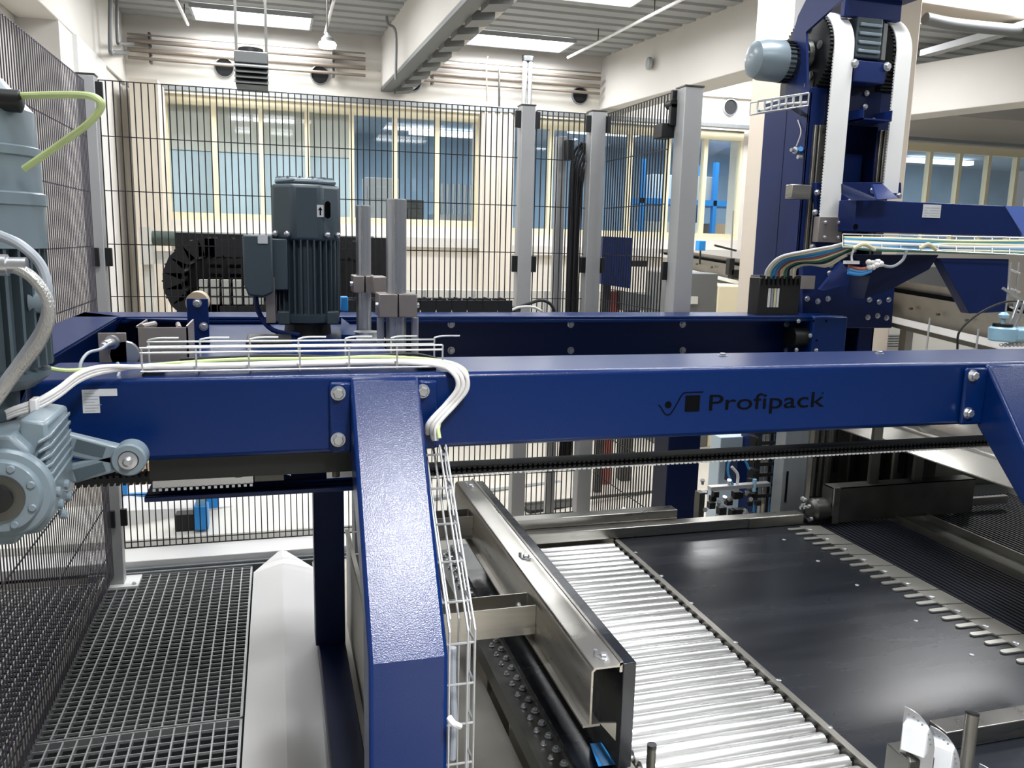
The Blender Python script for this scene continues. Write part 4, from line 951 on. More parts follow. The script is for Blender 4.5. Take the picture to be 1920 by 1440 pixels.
MB().box(aY(1795, 930, 2.5).x, aY(1822, 930, 2.5).x+.16, 2.48, 2.5, ZT2+.02, ZT2+.05).build('side_lug', 'steel', t)
# slotted dark machine wall behind
t = thing('slotted_machine_guard', 'dark slotted steel guard behind the stop channel', 'machine guard', (2.4, 3.0, .5))
q0, q1 = aY(1522, 860, 2.95), aY(1900, 860, 2.95)
MB().box(q0.x, q1.x, 2.95, 2.96, .3, 1.10).build('guard_sheet', 'dsteel', t)
b = MB()
for x in (1540, 1575, 1615, 1655, 1697): b.box(aY(x, 850, 2.93).x-.010, aY(x, 850, 2.93).x+.010, 2.945, 2.952, aY(x, 885, 2.95).z, 1.1)
b.build('slot', 'hole', t)
b = MB()
for x in (1527, 1558, 1593, 1633, 1676, 1720, 1760): q = aY(x, 850, 2.9); b.box(q.x-.006, q.x+.006, 2.90, 2.95, .55, 1.1)
b.build('rib', 'steel2', t)
MB().box(q0.x, q1.x, 2.70, 2.94, .3, .60).build('drive_cover', 'black', t)
# stainless hood
t = thing('stainless_hood', 'bright folded stainless hood slanting above the ribbed belts', 'hood', (2.3, 2.2, .9))
prof = [(2.115, .955), (2.185, 1.0)]+[(2.215+.05*math.sin(math.radians(a)), .957+.05*math.cos(math.radians(a))+.003) for a in range(-30, 41, 7)]+[(2.262, .990), (2.272, .990), (2.30, 1.004), (2.305, .998), (2.32, 1.008), (2.44, 1.032), (2.443, 1.026), (2.46, 1.036), (2.72, 1.075)]
b = MB(); b.prism([(x, 1.3, z) for x, z in prof]+[(x, 1.3, z-.004) for x, z in reversed(prof)], (0, 1.5, 0)); b.build('folded_sheet', 'hoodm', t, ang=25)
MB().box(2.5, 2.62, 2.6, 2.75, ZT2, 1.03).box(2.5, 2.62, 1.3, 1.45, ZT2, 1.03).build('stand', 'dsteel', t)
# machine clutter between the columns
t = thing('aluminium_upright', 'grey aluminium profile upright behind the table corner', 'upright', (1.9, 2.65, .5))
q0, q1 = aY(1466, 900, 2.62), aY(1510, 900, 2.62)
MB().box(q0.x, q1.x, 2.62, 2.68, 0, 1.13).build('profile', 'alu', t, bevel=.003)
MB().box(q0.x+.018, q0.x+.024, 2.615, 2.62, .7, .82).build('groove', 'ink', t)
MB().box(q1.x, q1.x+.006, 2.62, 2.66, 0, 1.13).build('edge_strip', 'zinc', t)
t = thing('small_drum_motor', 'small shiny drum motor beside the end of the table rail', 'motor', (2.0, 2.52, .7))
q = aY(1532, 955, 2.50); MB().rev((q.x-.03, 2.50, q.z), (1, 0, 0), [(0, .03), (.01, .042), (.07, .042), (.08, .03)], 24).build('drum', 'dsteel', t)
b = MB()
for k in range(8): b.rev((q.x-.04, 2.50+.03*math.cos(k), q.z+.035*math.sin(k*1.3)), (-1, 0, 0), [(0, .007), (.01, .007)], 8)
b.build('drum_bolt', 'zinc', t)
MB().box(q.x-.05, q.x+.03, 2.48, 2.55, .52, q.z-.03).build('mount', 'black', t)
b = MB()
for x in (1522, 1533, 1544): b.cyl(aY(x, 930, 2.6), (aY(x, 930, 2.6).x, 2.6, 1.13), .006, 8)
b.build('air_tube', 'dsteel', t)
t = thing('vertical_drag_chain', 'black vertical drag chain with blue and ivory cables behind the table', 'cable chain', (1.9, 2.95, .6))
q0, q1 = aY(1410, 900, 2.9), aY(1462, 900, 2.9); z = .62
b = MB()
while z < 1.13:
    b.box(q0.x, q0.x+.02, 2.88, 2.94, z, z+.035); b.box(q1.x-.02, q1.x, 2.88, 2.94, z, z+.035); b.box(q0.x, q1.x, 2.885, 2.893, z+.008, z+.022); z += .045
b.build('link', 'chain', t)
for k, M in enumerate(('bcable', 'wcable', 'ycable', 'kcable', 'bcable')):
    x = q0.x+.028+(q1.x-q0.x-.056)*k/4; MB().cyl((x, 2.91, .3), (x, 2.91, 1.14), .006, 8).build('cable', M, t)
t = thing('pneumatic_unit', 'cluster of pneumatic valves and fittings on a rail behind the table', 'pneumatic unit', (1.7, 2.8, .6))
A, B = aY(1330, 915, 2.8), aY(1441, 907, 2.8)
MB().bar(A, B, .03, .014).build('mounting_rail', 'wire', t)
b = MB(); rnd = random.Random(3)
for k in range(14):
    x = 1305+rnd.random()*120; y = 925+rnd.random()*40; q = aY(x, y, 2.82+.05*rnd.random()); s_ = .008+.008*rnd.random(); b.box(q.x-s_, q.x+s_, q.y-s_, q.y+s_, q.z-s_, q.z+s_)
b.build('valve_block', 'black', t, bevel=.001)
b = MB()
for k in range(12):
    x = 1300+rnd.random()*110; y = 905+rnd.random()*60; q = aY(x, y, 2.78+.05*rnd.random()); b.rev(q, (rnd.random()-.5, -.3, rnd.random()), [(0, .006), (.012, .006), (.013, .009), (.02, .009)], 8)
b.build('fitting', 'zinc', t)
q = aY(1414, 912, 2.79); MB().cyl(q-Vector((0, 0, .02)), q+Vector((0, 0, .03)), .008, 12).build('pressure_knob', 'lblue', t)
MB().tube([aY(1375, 912, 2.8), aY(1365, 885, 2.8), aY(1370, 862, 2.8), aY(1392, 858, 2.8), aY(1405, 880, 2.8)], .005, 8, 6).build('air_hose', 'bcable', t)
MB().tube([aY(1382, 912, 2.8), aY(1383, 890, 2.8), aY(1372, 875, 2.8)], .006, 8, 6).build('pale_hose', 'wcable', t)
MB().box(aY(1310, 960, 2.8).x, aY(1320, 960, 2.8).x, 2.8, 2.84, .5, aY(1310, 925, 2.8).z).build('foot_post', 'dsteel', t)
tag(MB().box(aY(1383, 870, 3.1).x, aY(1402, 870, 3.1).x, 3.1, 3.2, aY(1390, 910, 3.1).z, aY(1390, 862, 3.1).z).build('blue_cylinder_plate', 'bluecol'), 'small dark blue plate hanging behind the pneumatic valves', 'plate')
q0, q1 = aY(1350, 845, 3.6), aY(1408, 818, 3.6)
tag(MB().box(q0.x, q1.x, 3.6, 3.7, 0, q1.z).build('pale_cabinet', 'blind', bevel=.004), 'pale cabinet front behind the pneumatic valves below the beam', 'cabinet')

# ================================================================== PUSHER
t = thing('carton_pusher', 'stainless pusher bar with a black facing plate beside the rollers', 'pusher', (.58, 1.9, .66))
MB().box(.606, .632, 1.315, 2.52, .664, .880).build('facing_plate', 'plate', t, bevel=.0015)
# channel profile: web with top lip and bottom flange
yA, yB = 1.318, 2.54
b = MB(); b.prism([(x, yA, z) for x, z in ((.548, .868), (.553, .873), (.600, .873), (.606, .878), (.606, .882), (.598, .880), (.594, .877), (.550, .877), (.544, .870), (.544, .762), (.548, .762))], (0, yB-yA, 0))
b.build('web_channel', 'steel', t, ang=50)
MB().box(.532, .566, yA+.002, yB, .757, .762).build('bottom_flange', 'steel2', t)
MB().box(.600, .606, yA, yB, .862, .884).build('back_flange', 'steel', t)
MB().prism([(.566, yA+.003, .762), (.60, yA+.003, .72), (.60, yA+.003, .757)], (0, .004, 0)).build('end_web', 'steel2', t)
for y in (1.35, 1.86, 2.47): MB().hexbolt((.580, y, .877), (0, 0, 1), .008, .008).cyl((.568, y+.012, .877), (.568, y+.012, .889), .004, 8).build('lock_bolt', 'zinc', t)
for yc, in ((2.28,), (1.66,)):
    b = MB(); xl = .31
    b.box(xl, .543, yc-.003, yc, .78, .848); b.box(xl, .543, yc+.065, yc+.068, .78, .848); b.box(xl, .543, yc, yc+.065, .78, .784)
    b.build('cross_arm', 'steel', t)
    MB().hexbolt((.53, yc+.05, .81), (-1, 0, 0), .006, .006).build('arm_bolt', 'zinc', t)
# bolted chain rail
t = thing('bolted_side_rail', 'dark bolted conveyor side rail along the foot of the pusher', 'rail', (.63, 2, .5))
MB().box(.645-.0, .650, 1.1, 2.72, .5, .62).build('web', 'black', t)
MB().box(.565, .640, 1.2, 2.70, .585, .60).build('top_cover', 'plate', t)
MB().box(.50, .565, 1.2, 2.70, .54, .585).build('chain_guard', 'dsteel', t)
yy = 2.66; bb = None
while yy > 1.2:
    if bb is None: bb = MB().hexbolt((.55, 2.66, .586), (0, 0, 1), .007, .007).hexbolt((.53, 2.635, .586), (0, 0, 1), .005, .007).build('rail_bolt', 'zinc', t); 
    else: c = bb.copy(); COL.objects.link(c); c.parent = t; c.location = (0, yy-2.66, 0)
    yy -= .05
MB().box(.52, .6, 1.25, 1.33, 0, .54).box(.52, .6, 2.5, 2.58, 0, .54).build('stand', 'steel2', t)
t = thing('blue_reflector', 'bright blue rectangular sensor beside the foot of the pusher', 'sensor', (.5, 1.25, .6))
c = aZ(1128, 1415, .61)
MB().hexa([aZ(1106, 1394, .60), aZ(1133, 1393, .60), aZ(1150, 1434, .60), aZ(1122, 1437, .60), aZ(1106, 1394, .62), aZ(1133, 1393, .62), aZ(1150, 1434, .62), aZ(1122, 1437, .62)]).build('lens', 'sblue', t)
q = aZ(1100, 1420, .60); MB().box(q.x-.02, q.x+.05, q.y-.03, q.y+.03, .55, .598).build('holder', 'steel2', t)
# sheet pan left of the rail
t = thing('stainless_drip_pan', 'wide dull stainless pan on the floor left of the pusher rail', 'pan', (.4, 2, .3))
MB().box(.27, .50, 1.0, 2.62, .50, .505).build('pan_sheet', 'steel2', t)
MB().box(.24, .27, 1.0, 2.62, .50, .53).build('pan_edge', 'steel2', t)
MB().box(.3, .36, 1.1, 1.16, 0, .5).box(.3, .36, 2.4, 2.46, 0, .5).build('stand', 'steel2', t)
tag(MB().box(.30, 1.5, 2.75, 3.0, .0, .55).build('rear_drive_cover', 'steel2', bevel=.004), 'low dull steel cover behind the roller bed', 'cover')
# white vertical panel left of front leg behind
t = thing('beige_side_panel', 'beige upright side panel seen between the blue column and the front leg', 'panel', (.3, 2.9, 0))
MB().box(.262, .270, 1.45, 3.4, 0, .42).build('sheet', 'gbox', t); MB().box(.258, .274, 1.45, 3.4, .42, .432).build('edge', 'steel2', t)
b = MB(); t = thing('low_wire_tray', 'wire tray standing behind the blue rear column', 'cable tray', (.3, 3.5, .3))
for x in (.30, .33, .36): b.cyl((x, 3.45, .05), (x, 3.45, .95), .0025, 6)
for k in range(9): b.cyl((.295, 3.45, .1+.1*k), (.365, 3.45, .1+.1*k), .0025, 6)
b.build('wire_frame', 'wire', t)
MB().box(.30, .40, 3.48, 3.56, .0, .9).build('cable_duct', 'heat', t)

# ================================================================== FOREGROUND PARTS
t = thing('slim_guide_pin', 'slim dark round pin standing in front of the rollers', 'pin', (.55, 1.05, .6))
q = aY(1222, 1402, 1.08)
MB().cyl((q.x, 1.08, .30), (q.x, 1.08, q.z), .0072, 20).build('pin_rod', 'dsteel', t); MB().cyl((q.x, 1.08, q.z), (q.x, 1.08, q.z+.006), .0074, 20).build('pin_cap', 'black', t)
t = thing('thick_guide_pin', 'thick steel round pin beside the galvanised sensor brackets', 'pin', (1.2, 1.1, .6))
q = aY(1823, 1340, 1.12); q2 = aY(1811, 1440, 1.10)
d = (q-q2).normalized()
MB().cyl(q2-d*.25, q, .0115, 24).build('pin_rod', 'steel2', t); MB().cyl(q, q+d*.004, .0118, 24).build('pin_cap', 'black', t)
t = thing('near_guide_rail', 'light steel guide rail at the lower right corner', 'rail', (1.5, 1.2, .66))
a_ = aZ(1790, 1425, ZT2); MB().box(a_.x, 2.2, 1.215, 1.262, ZT2+.002, ZT2+.042).build('rail_tube', 'steel', t, bevel=.002)
def bracket(px, py, label, s=1.0):
    c = aY(px, py, 1.13); t = thing('sensor_bracket', label, 'bracket', tuple(c))
    X, Z = c.x, c.z
    pts = [(0, -.11)]+[(.0, .0)]
    arc = [(0+.056*math.sin(a), -.062+.062*math.cos(a)) for a in [math.radians(8*k) for k in range(12)]]
    prof = [(0, -.12)]+[(0, 0)]+arc+[(.056, -.12)]
    d = Vector((.55, -.83, 0)).normalized()
    b = MB(); b.prism([c+d*x+Vector((0, 0, z)) for x, z in prof], (.0018, .0012, 0)); b.build('galvanised_plate', 'zinc', t)
    b = MB(); n = Vector((d.y, -d.x, 0))*-1
    for a in range(10, 90, 10):
        x, z = .050*math.sin(math.radians(a)), -.062+.052*math.cos(math.radians(a)); b.rev(c+d*x+Vector((0, 0, z))+n*-.001, n, [(0, .0018), (-.0015+.003, .0018)], 8)
    b.build('perforation', 'heat', t)
    p = c+d*.004+Vector((-.012, -.008, -.026)); b = MB(); h = .050
    b.hexa([p+Vector((0, 0, -h)), p+d*.040+Vector((0, 0, -h)), p+d*.040+Vector((.014, .01, -h)), p+Vector((.014, .01, -h)), p, p+d*.040, p+d*.040+Vector((.014, .01, 0)), p+Vector((.014, .01, 0))])
    b.build('white_sensor', 'paper', t, bevel=.001)
bracket(1696, 1325, 'galvanised curved bracket with a white sensor, farther left of the pair')
bracket(1744, 1361, 'galvanised curved bracket with a white sensor, next to the thick pin')
bracket(1836, 1432, 'galvanised curved bracket just peeking over the bottom edge right of the thick pin')
q = aY(1700, 1415, 1.13)
tag(MB().box(q.x-.02, q.x+.035, 1.10, 1.16, .50, q.z+.008).prism([(q.x-.02, 1.10, q.z+.008), (q.x+.02, 1.10, q.z+.008), (q.x+.0, 1.13, q.z+.022)], (0, .01, 0)).build('bracket_post', 'dsteel', bevel=.002), 'dark steel support under the left galvanised bracket', 'support')

# ================================================================== LIFT TOWER
LT = thing('lift_tower', 'tall dark blue lift tower with a curved head plate on the right', 'lift', (2.45, 3.4, 0))
XL = 2.25; YN = 3.27; YR = 3.62; XR = 2.70; ZTOP = aY(1515, 162, YN).z
b = MB(); b.box(XL, XL+.012, YN, YR, 0, ZTOP-.02); b.box(XL, XL+.085, YN, YN+.012, 0, ZTOP); b.box(XR-.085, XR, YN, YN+.012, 0, ZTOP); b.box(XR-.012, XR, YN, YR, 0, ZTOP); b.box(XL, XR, YN+.16, YN+.17, 0, ZTOP)
b.build('column_box', 'bluecol', LT, bevel=.003)
MB().box(XL+.085, XR-.085, YN+.0, YN+.02, aY(1600, 235, YN).z, ZTOP).build('upper_web', 'navy', LT)
# side base plate lower
# guide rails
for (xx, y0_, y1_) in ((1546, 235, 345), (1668, 245, 345)):
    q = aY(xx, y0_, YN-.02); q1 = aY(xx, y1_, YN-.02)
    b = MB(); b.box(q.x-.028, q.x+.012, YN-.028, YN, 1.45, q.z); b.box(q.x-.045, q.x-.032, YN-.02, YN, 1.45, q.z-.0); b.build('guide_rail', 'steel2', LT, bevel=.002)
    b = MB()
    for k in range(3): b.cyl((q.x-.008, YN-.0305, q.z-.03-.11*k), (q.x-.008, YN-.032, q.z-.03-.11*k), .007, 12)
    b.build('rail_screw', 'dsteel', LT)
# small box bracket in recess
q0, q1 = aY(1596, 208, YN-.02), aY(1648, 232, YN-.02)
b = MB(); b.box(q0.x, q1.x, YN-.10, YN, q1.z, q1.z+.006); b.box(q0.x, q0.x+.006, YN-.10, YN, q1.z, q0.z); b.box(q1.x-.006, q1.x, YN-.10, YN, q1.z, q0.z); b.build('cable_entry_box', 'bluecol', LT)
for (x, y) in ((1625, 175), (1622, 200), (1605, 225), (1638, 226), (1512, 160)): MB().hexbolt(aY(x, y, YN-.005), (0, -1, 0), .009, .008).build('tower_bolt', 'zinc', LT)
q0, q1 = aY(1584, 288, YN+.1), aY(1612, 345, YN+.1); MB().box(q0.x, q1.x, YN+.10, YN+.15, q1.z, q0.z).build('inner_bracket', 'bluecol', LT)
# head cheek plates
inner = [(1513, 178), (1511, 60), (1575, 2), (1600, -14)]
outer = [(1600, -40), (1545, -40), (1515, -8), (1496, 30), (1484, 75), (1476, 130), (1472, 185)]
b = MB(); b.prism([aX(x, y, 2.215) for x, y in inner+outer], (.012, 0, 0)); b.build('head_cheek', 'bluecol', LT)
q0, q1 = aY(1600, 2, 3.17), aY(1722, 42, 3.17)
MB().box(q0.x, q1.x-.05, 3.22, 3.25, q1.z+.01, q0.z+.08).box(q0.x, q1.x, 3.17, 3.5, q0.z+.04, q0.z+.06).build('head_front_plate', 'bluecol', LT, bevel=.003)
q0, q1 = aY(1604, 112, 3.19), aY(1662, 158, 3.19)
MB().prism([(q0.x, 3.19, q0.z), (q1.x+.0, 3.19, q0.z), (q1.x-.01, 3.19, q1.z), (q0.x, 3.19, q1.z)], (0, .25, 0)).build('gearbox_cradle', 'bluecol', LT, bevel=.004)
b = MB()
for (x, y) in ((1602, 119), (1663, 125)): b.hexbolt(aY(x, y, 3.185), (0, -1, 0), .014, .012)
b.build('cradle_bolt', 'zinc', LT)
MB().box(XL+.03, XR-.03, 3.30, 3.55, ZTOP-.01, ZTOP+.06).build('head_base', 'black', LT)
t = thing('lift_gearmotor', 'grey gearmotor between the two pulleys of the lift head', 'gearmotor', (2.3, 3.3, 2.5))
q0, q1 = aY(1608, 38, 3.22), aY(1650, 112, 3.22)
MB().box(q0.x, q1.x, 3.22, 3.45, q1.z, q0.z+.02).build('gear_housing', 'gear2', t, bevel=.006)
b = MB()
for k in range(4): z = q1.z+.02+(q0.z-q1.z)*k/4.2; b.box(q0.x+.01, q1.x-.01, 3.208, 3.22, z, z+.014)
b.build('cooling_rib', 'gear', t, bevel=.003)
MB().box(q1.x+.005, q1.x+.025, 3.22, 3.4, q1.z, q0.z).build('side_plate', 'heat', t)
c0_ = aX(1480, 115, 2.2); zc_ = c0_.z; yc_ = c0_.y+.02
b = MB().rev((2.20, yc_, zc_), (-1, 0, 0), [(0, .080), (.035, .080), (.036, .088), (.13, .086), (.165, .075), (.18, .05), (.182, .01)], 36); b.build('motor_hood', 'gear', t)
b = MB()
for k in range(26): a = 2*math.pi*k/26; p = Vector((2.20, yc_+math.cos(a)*.083, zc_+math.sin(a)*.083)); b.bar(p-Vector((.037, 0, 0)), p+Vector((.01, 0, 0)), .004, .012, up=(0, math.cos(a), math.sin(a)))
b.build('motor_fin', 'black', t)
# pulleys
YB_ = 3.20; PR = .178; zp = aY(1590, 8, YB_).z-PR; YP = YB_+PR
def pulley(x0, x1, label, near):
    t = thing('belt_pulley', label, 'pulley', (x0, YP, zp))
    b = MB().rev((x0, YP, zp), (1, 0, 0), [(0, PR-.008), (x1-x0, PR-.008)], 56); b.build('rim', 'black', t)
    b = MB()
    for k in range(64): a = 2*math.pi*k/64; p = Vector((0, YP+math.cos(a)*(PR-.004), zp+math.sin(a)*(PR-.004))); b.bar(p+Vector((x0, 0, 0)), p+Vector((x1, 0, 0)), .009, .009, up=(0, math.cos(a), math.sin(a)))
    b.build('tooth', 'rubber', t)
    if near:
        MB().rev((x0, YP, zp), (-1, 0, 0), [(0, .07), (.02, .065), (.022, .045), (.035, .045)], 28).build('hub', 'dsteel', t)
        b = MB()
        for k in range(5): a = 2*math.pi*k/5+.4; b.rev((x0-.004, YP+.11*math.cos(a), zp+.11*math.sin(a)), (-1, 0, 0), [(0, .018), (.004, .018), (.005, .01)], 14)
        for k in range(6): a = 2*math.pi*k/6; b.rev((x0-.022, YP+.055*math.cos(a), zp+.055*math.sin(a)), (-1, 0, 0), [(0, .009), (.006, .009)], 8)
        b.build('hub_screw', 'steel2', t)
bx0, bx1 = aY(1566, 60, YB_).x, aY(1603, 60, YB_).x
cx0, cx1 = aY(1684, 60, YB_).x, aY(1711, 60, YB_).x+.004
pulley(bx0-.015, bx1-.004, 'black toothed pulley carrying the left white belt', True); pulley(cx0-.012, cx1-.004, 'black toothed pulley carrying the right white belt', False)
def wbelt(x0, x1, zend, label):
    t = thing('white_toothed_belt', label, 'belt', ((x0+x1)/2, 2.98, zend))
    pts = [(YP-PR-.0, zend)]+[(YP-PR*math.cos(a), zp+PR*math.sin(a)) for a in [math.radians(7.5*k) for k in range(25)]]+[(YP+PR, zp-.05)]
    b = MB(); 
    for i in range(len(pts)-1):
        (ya, za), (yb, zb_) = pts[i], pts[i+1]; b.bar((x0, ya, za), (x0, yb, zb_), .0001, .0001) if False else None
    def off(i, o):
        y, z = pts[i]; a = pts[max(i-1, 0)]; c = pts[min(i+1, len(pts)-1)]; dy, dz = c[0]-a[0], c[1]-a[1]; l = math.hypot(dy, dz); return (y-dz/l*o, z+dy/l*o)
    vs = []; n = len(pts)
    for o in (0, .006):
        for x in (x0, x1):
            for i in range(n): y, z = off(i, o); vs.append((x, y, z))
    fs = []
    for i in range(n-1): fs += [(i, i+1, n+i+1, n+i), (2*n+i, 3*n+i, 3*n+i+1, 2*n+i+1), (i, 2*n+i, 2*n+i+1, i+1), (n+i, n+i+1, 3*n+i+1, 3*n+i)]
    b.add(vs, fs); b.build('belt_band', 'beltw', t)
    b = MB(); z = zend+.01
    while z < zp: b.box(x0, x0+.008 if False else x1, YP-PR, YP-PR+.005, z, z+.007); z += .0125
    b.build('belt_tooth', 'beltw', t)
wbelt(bx0, bx1, aY(1565, 408, YB_).z, 'broad white toothed belt hanging on the left of the lift head')
wbelt(cx0, cx1, aY(1672, 362, YB_).z, 'white toothed belt hanging on the right of the lift head')
# small wire basket on tower side
t = thing('tower_wire_basket', 'small wire basket with cables on the upper left of the lift tower', 'cable tray', (2.1, 3.2, 2.2))
A = aY(1420, 212, 3.2); B = aY(1515, 198, 3.1)
b = MB()
for (dy, dz) in ((0, 0), (0, .05), (.06, 0), (.06, .05), (.03, 0)): b.cyl(A+Vector((0, dy, dz)), B+Vector((0, dy, dz)), .003, 6)
for k in range(8): p = A.lerp(B, k/7); b.tube([p+Vector((0, 0, .05)), p, p+Vector((0, .06, 0)), p+Vector((0, .06, .05))], .003, 6, 0)
b.build('wire_frame', 'wire', t)
for k, M in enumerate(('wcable', 'tcable', 'wcable')): MB().tube([A+Vector((.02, .01+.015*k, .012)), A.lerp(B, .5)+Vector((0, .01+.015*k, .02)), B+Vector((0, .01+.015*k, .014))], .005, 6, 4).build('cable', M, t)
MB().bar(B+Vector((-.05, .03, -.006)), Vector((2.252, 3.30, B.z-.006)), .03, .004).build('carrier_arm', 'dsteel', t)
t = thing('tower_air_valve', 'small silver air fitting with a blue ring on the tower side', 'valve', (2.2, 3.4, 2.0))
q = aX(1500, 283, XL); MB().rev(q, (-1, -.3, 0), [(0, .012), (.02, .012), (.021, .016), (.035, .016), (.036, .008), (.06, .008)], 12).rev(q+Vector((-.01, -.03, -.03)), (-1, 0, 0), [(0, .009), (.02, .009)], 10).build('valve_body', 'zinc', t)
MB().rev(q+Vector((-.015, -.02, .003)), (-.3, -1, .2), [(0, .011), (.012, .011)], 12).build('blue_ring', 'sblue', t)
MB().tube([q+Vector((-.02, 0, .02)), q+Vector((-.01, -.01, .08)), aX(1496, 225, XL)], .0025, 6, 5).build('thin_tube', 'wcable', t)

# carriage on the tower
CR = thing('lift_carriage', 'dark blue lift carriage with a horizontal arm and gussets', 'carriage', (2.4, 3.1, 1.3))
YC = 3.225
p_ = lambda x, y, Y=YC: aY(x, y, Y)
MB().prism([p_(1530, 342), p_(1690, 342), p_(1690, 372), p_(1605, 378), p_(1605, 500), p_(1680, 505), p_(1672, 615), p_(1505, 615), p_(1505, 500), p_(1530, 470)], (0, .03, 0)).build('back_plate', 'bluecol', CR, bevel=.002)
MB().prism([p_(1580, 345, 3.15), p_(1652, 375, 3.0), p_(1600, 376, 3.0), p_(1580, 362, 3.15)], (0, .01, .0)).build('gusset', 'navy', CR)
MB().prism([p_(1636, 345, 3.1), p_(1655, 345, 3.1), p_(1685, 372, 3.0), p_(1645, 374, 3.0)], (0, .012, 0)).build('gusset', 'bluecol', CR)
# arm box beam
a0, a1 = p_(1606, 378, 3.08), p_(1884, 373, 3.08); z_b = p_(1700, 437, 3.08).z; z_t = p_(1700, 378, 3.08).z
MB().prism([(a0.x, 3.08, z_t), (a1.x, 3.08, z_t), (p_(1918, 434, 3.08).x, 3.08, z_b), (a0.x, 3.08, z_b)], (0, .14, 0)).build('arm_beam', 'bluecol', CR, bevel=.003)
MB().prism([(a1.x+.004, 3.078, z_t), (a1.x+.2, 3.078, z_t+.0), (a1.x+.2, 3.078, z_b), (p_(1920, 434, 3.08).x+.002, 3.078, z_b)], (0, .17, 0)).build('arm_end_cover', mat('light_blue_paint', (92, 118, 196), .4), CR)
q = p_(1604, 425, 3.078); MB().rev(q, (0, -1, 0), [(0, .012), (.002, .012)], 16).build('arm_hole', 'ink', CR)
n0, n1 = p_(1732, 383, 3.078), p_(1762, 409, 3.078)
MB().box(n0.x, n1.x, 3.0765, 3.08, n1.z, n0.z).build('type_plate', 'paper', CR)
b = MB()
for k in range(4): z = n1.z+.008+(n0.z-n1.z-.012)*k/4; b.box(n0.x+.006, n0.x+.02+.012*(k % 2), 3.076, 3.0768, z, z+.002); b.box(n0.x+.036, n1.x-.006, 3.076, 3.0768, z, z+.002)
b.build('plate_print', 'gycable', CR)
for (x, y) in ((1532, 361), (1528, 398), (1547, 367), (1546, 394), (1523, 463), (1594, 378), (1636, 357), (1685, 367)): MB().hexbolt(p_(x, y, YC), (0, -1, 0), .0105, .009).build('carriage_bolt', 'zinc', CR)
for (x, y) in ((1513, 560), (1533, 565), (1552, 560), (1630, 562), (1648, 566), (1666, 562), (1627, 595), (1645, 592), (1662, 596), (1558, 497), (1555, 512)): MB().hexbolt(p_(x, y, YC), (0, -1, 0), .0095, .009).build('carriage_bolt', 'zinc', CR)
MB().prism([p_(1588, 480, 3.12), p_(1650, 480, 3.02), p_(1642, 520, 3.02), p_(1545, 545, 3.12), p_(1538, 543, 3.12)], (0, .02, 0)).build('triangular_gusset', 'bluecol', CR)
MB().prism([p_(1600, 478, 2.9), p_(1760, 478, 2.9), p_(1742, 505, 2.9), p_(1660, 548, 2.9), p_(1620, 560, 2.95), p_(1632, 515, 2.95)], (0, .12, 0)).build('lower_strut', 'navy', CR)
# hanging blade
MB().prism([p_(1762, 484, 2.9), p_(1892, 486, 2.9), p_(1886, 585, 2.9), p_(1818, 588, 2.9)], (0, .05, 0)).build('hanging_blade', 'bluecol', CR, bevel=.002)
# clamp at belt end
q0, q1 = p_(1537, 406, 3.185), p_(1577, 455, 3.185)
MB().box(q0.x, q1.x, 3.185, 3.225, q1.z, q0.z).build('belt_clamp', 'clampm', CR, bevel=.002)
for (x, y) in ((1548, 417), (1573, 417), (1546, 445), (1571, 445)): MB().hexbolt(p_(x, y, 3.185), (0, -1, 0), .007, .007).build('clamp_bolt', 'zinc', CR)
MB().box(aY(1486, 348, 3.20).x, aY(1522, 348, 3.20).x, 3.20, 3.25, aY(1500, 373, 3.20).z, aY(1500, 346, 3.20).z).build('steel_shield', 'steel', CR, bevel=.002)
# cable tray under arm
t = thing('arm_cable_tray', 'wire tray full of coloured cables under the lift arm', 'cable tray', (2.8, 2.9, 1.7))
b = MB()
for (y0_, Y_) in ((441, 2.96), (474, 2.86), (441, 2.88), (474, 2.96)):
    A = aY(1580, 439 if y0_ == 441 else 463, Y_); B = aY(1925, 446 if y0_ == 441 else 478, Y_); b.cyl(A, B, .0028, 6)
for k in range(11):
    u = k/10; p0, p1 = aY(1580, 439, 2.96).lerp(aY(1925, 446, 2.96), u), aY(1580, 463, 2.86).lerp(aY(1925, 478, 2.86), u); b.cyl(p0, p1, .002, 6)
b.build('wire_frame', 'wire', t)
rnd = random.Random(5)
for k, M in enumerate(('ycable', 'tcable', 'bcable', 'ycable', 'wcable', 'gycable', 'bcable', 'ycable', 'tcable')):
    o = k*3.0; MB().tube([aY(1582, 446+o*.7, 2.92-.005*k)+Vector((0, 0, 0)), aY(1640, 445+o*.9+3*rnd.random(), 2.92-.005*k), aY(1720, 446+o+4*rnd.random(), 2.92-.005*k), aY(1800, 449+o+4*rnd.random(), 2.92-.005*k), aY(1930, 452+o, 2.92-.005*k)], .0065, 8, 6).build('cable', M, t)
for (x0_, x1_) in ((1600, 1640), (1725, 1755)): MB().tube([aY(x0_, 466, 2.83), aY((x0_+x1_)/2, 458, 2.82), aY(x1_, 468, 2.83)], .008, 8, 5).build('loose_loop', 'ycable', t)
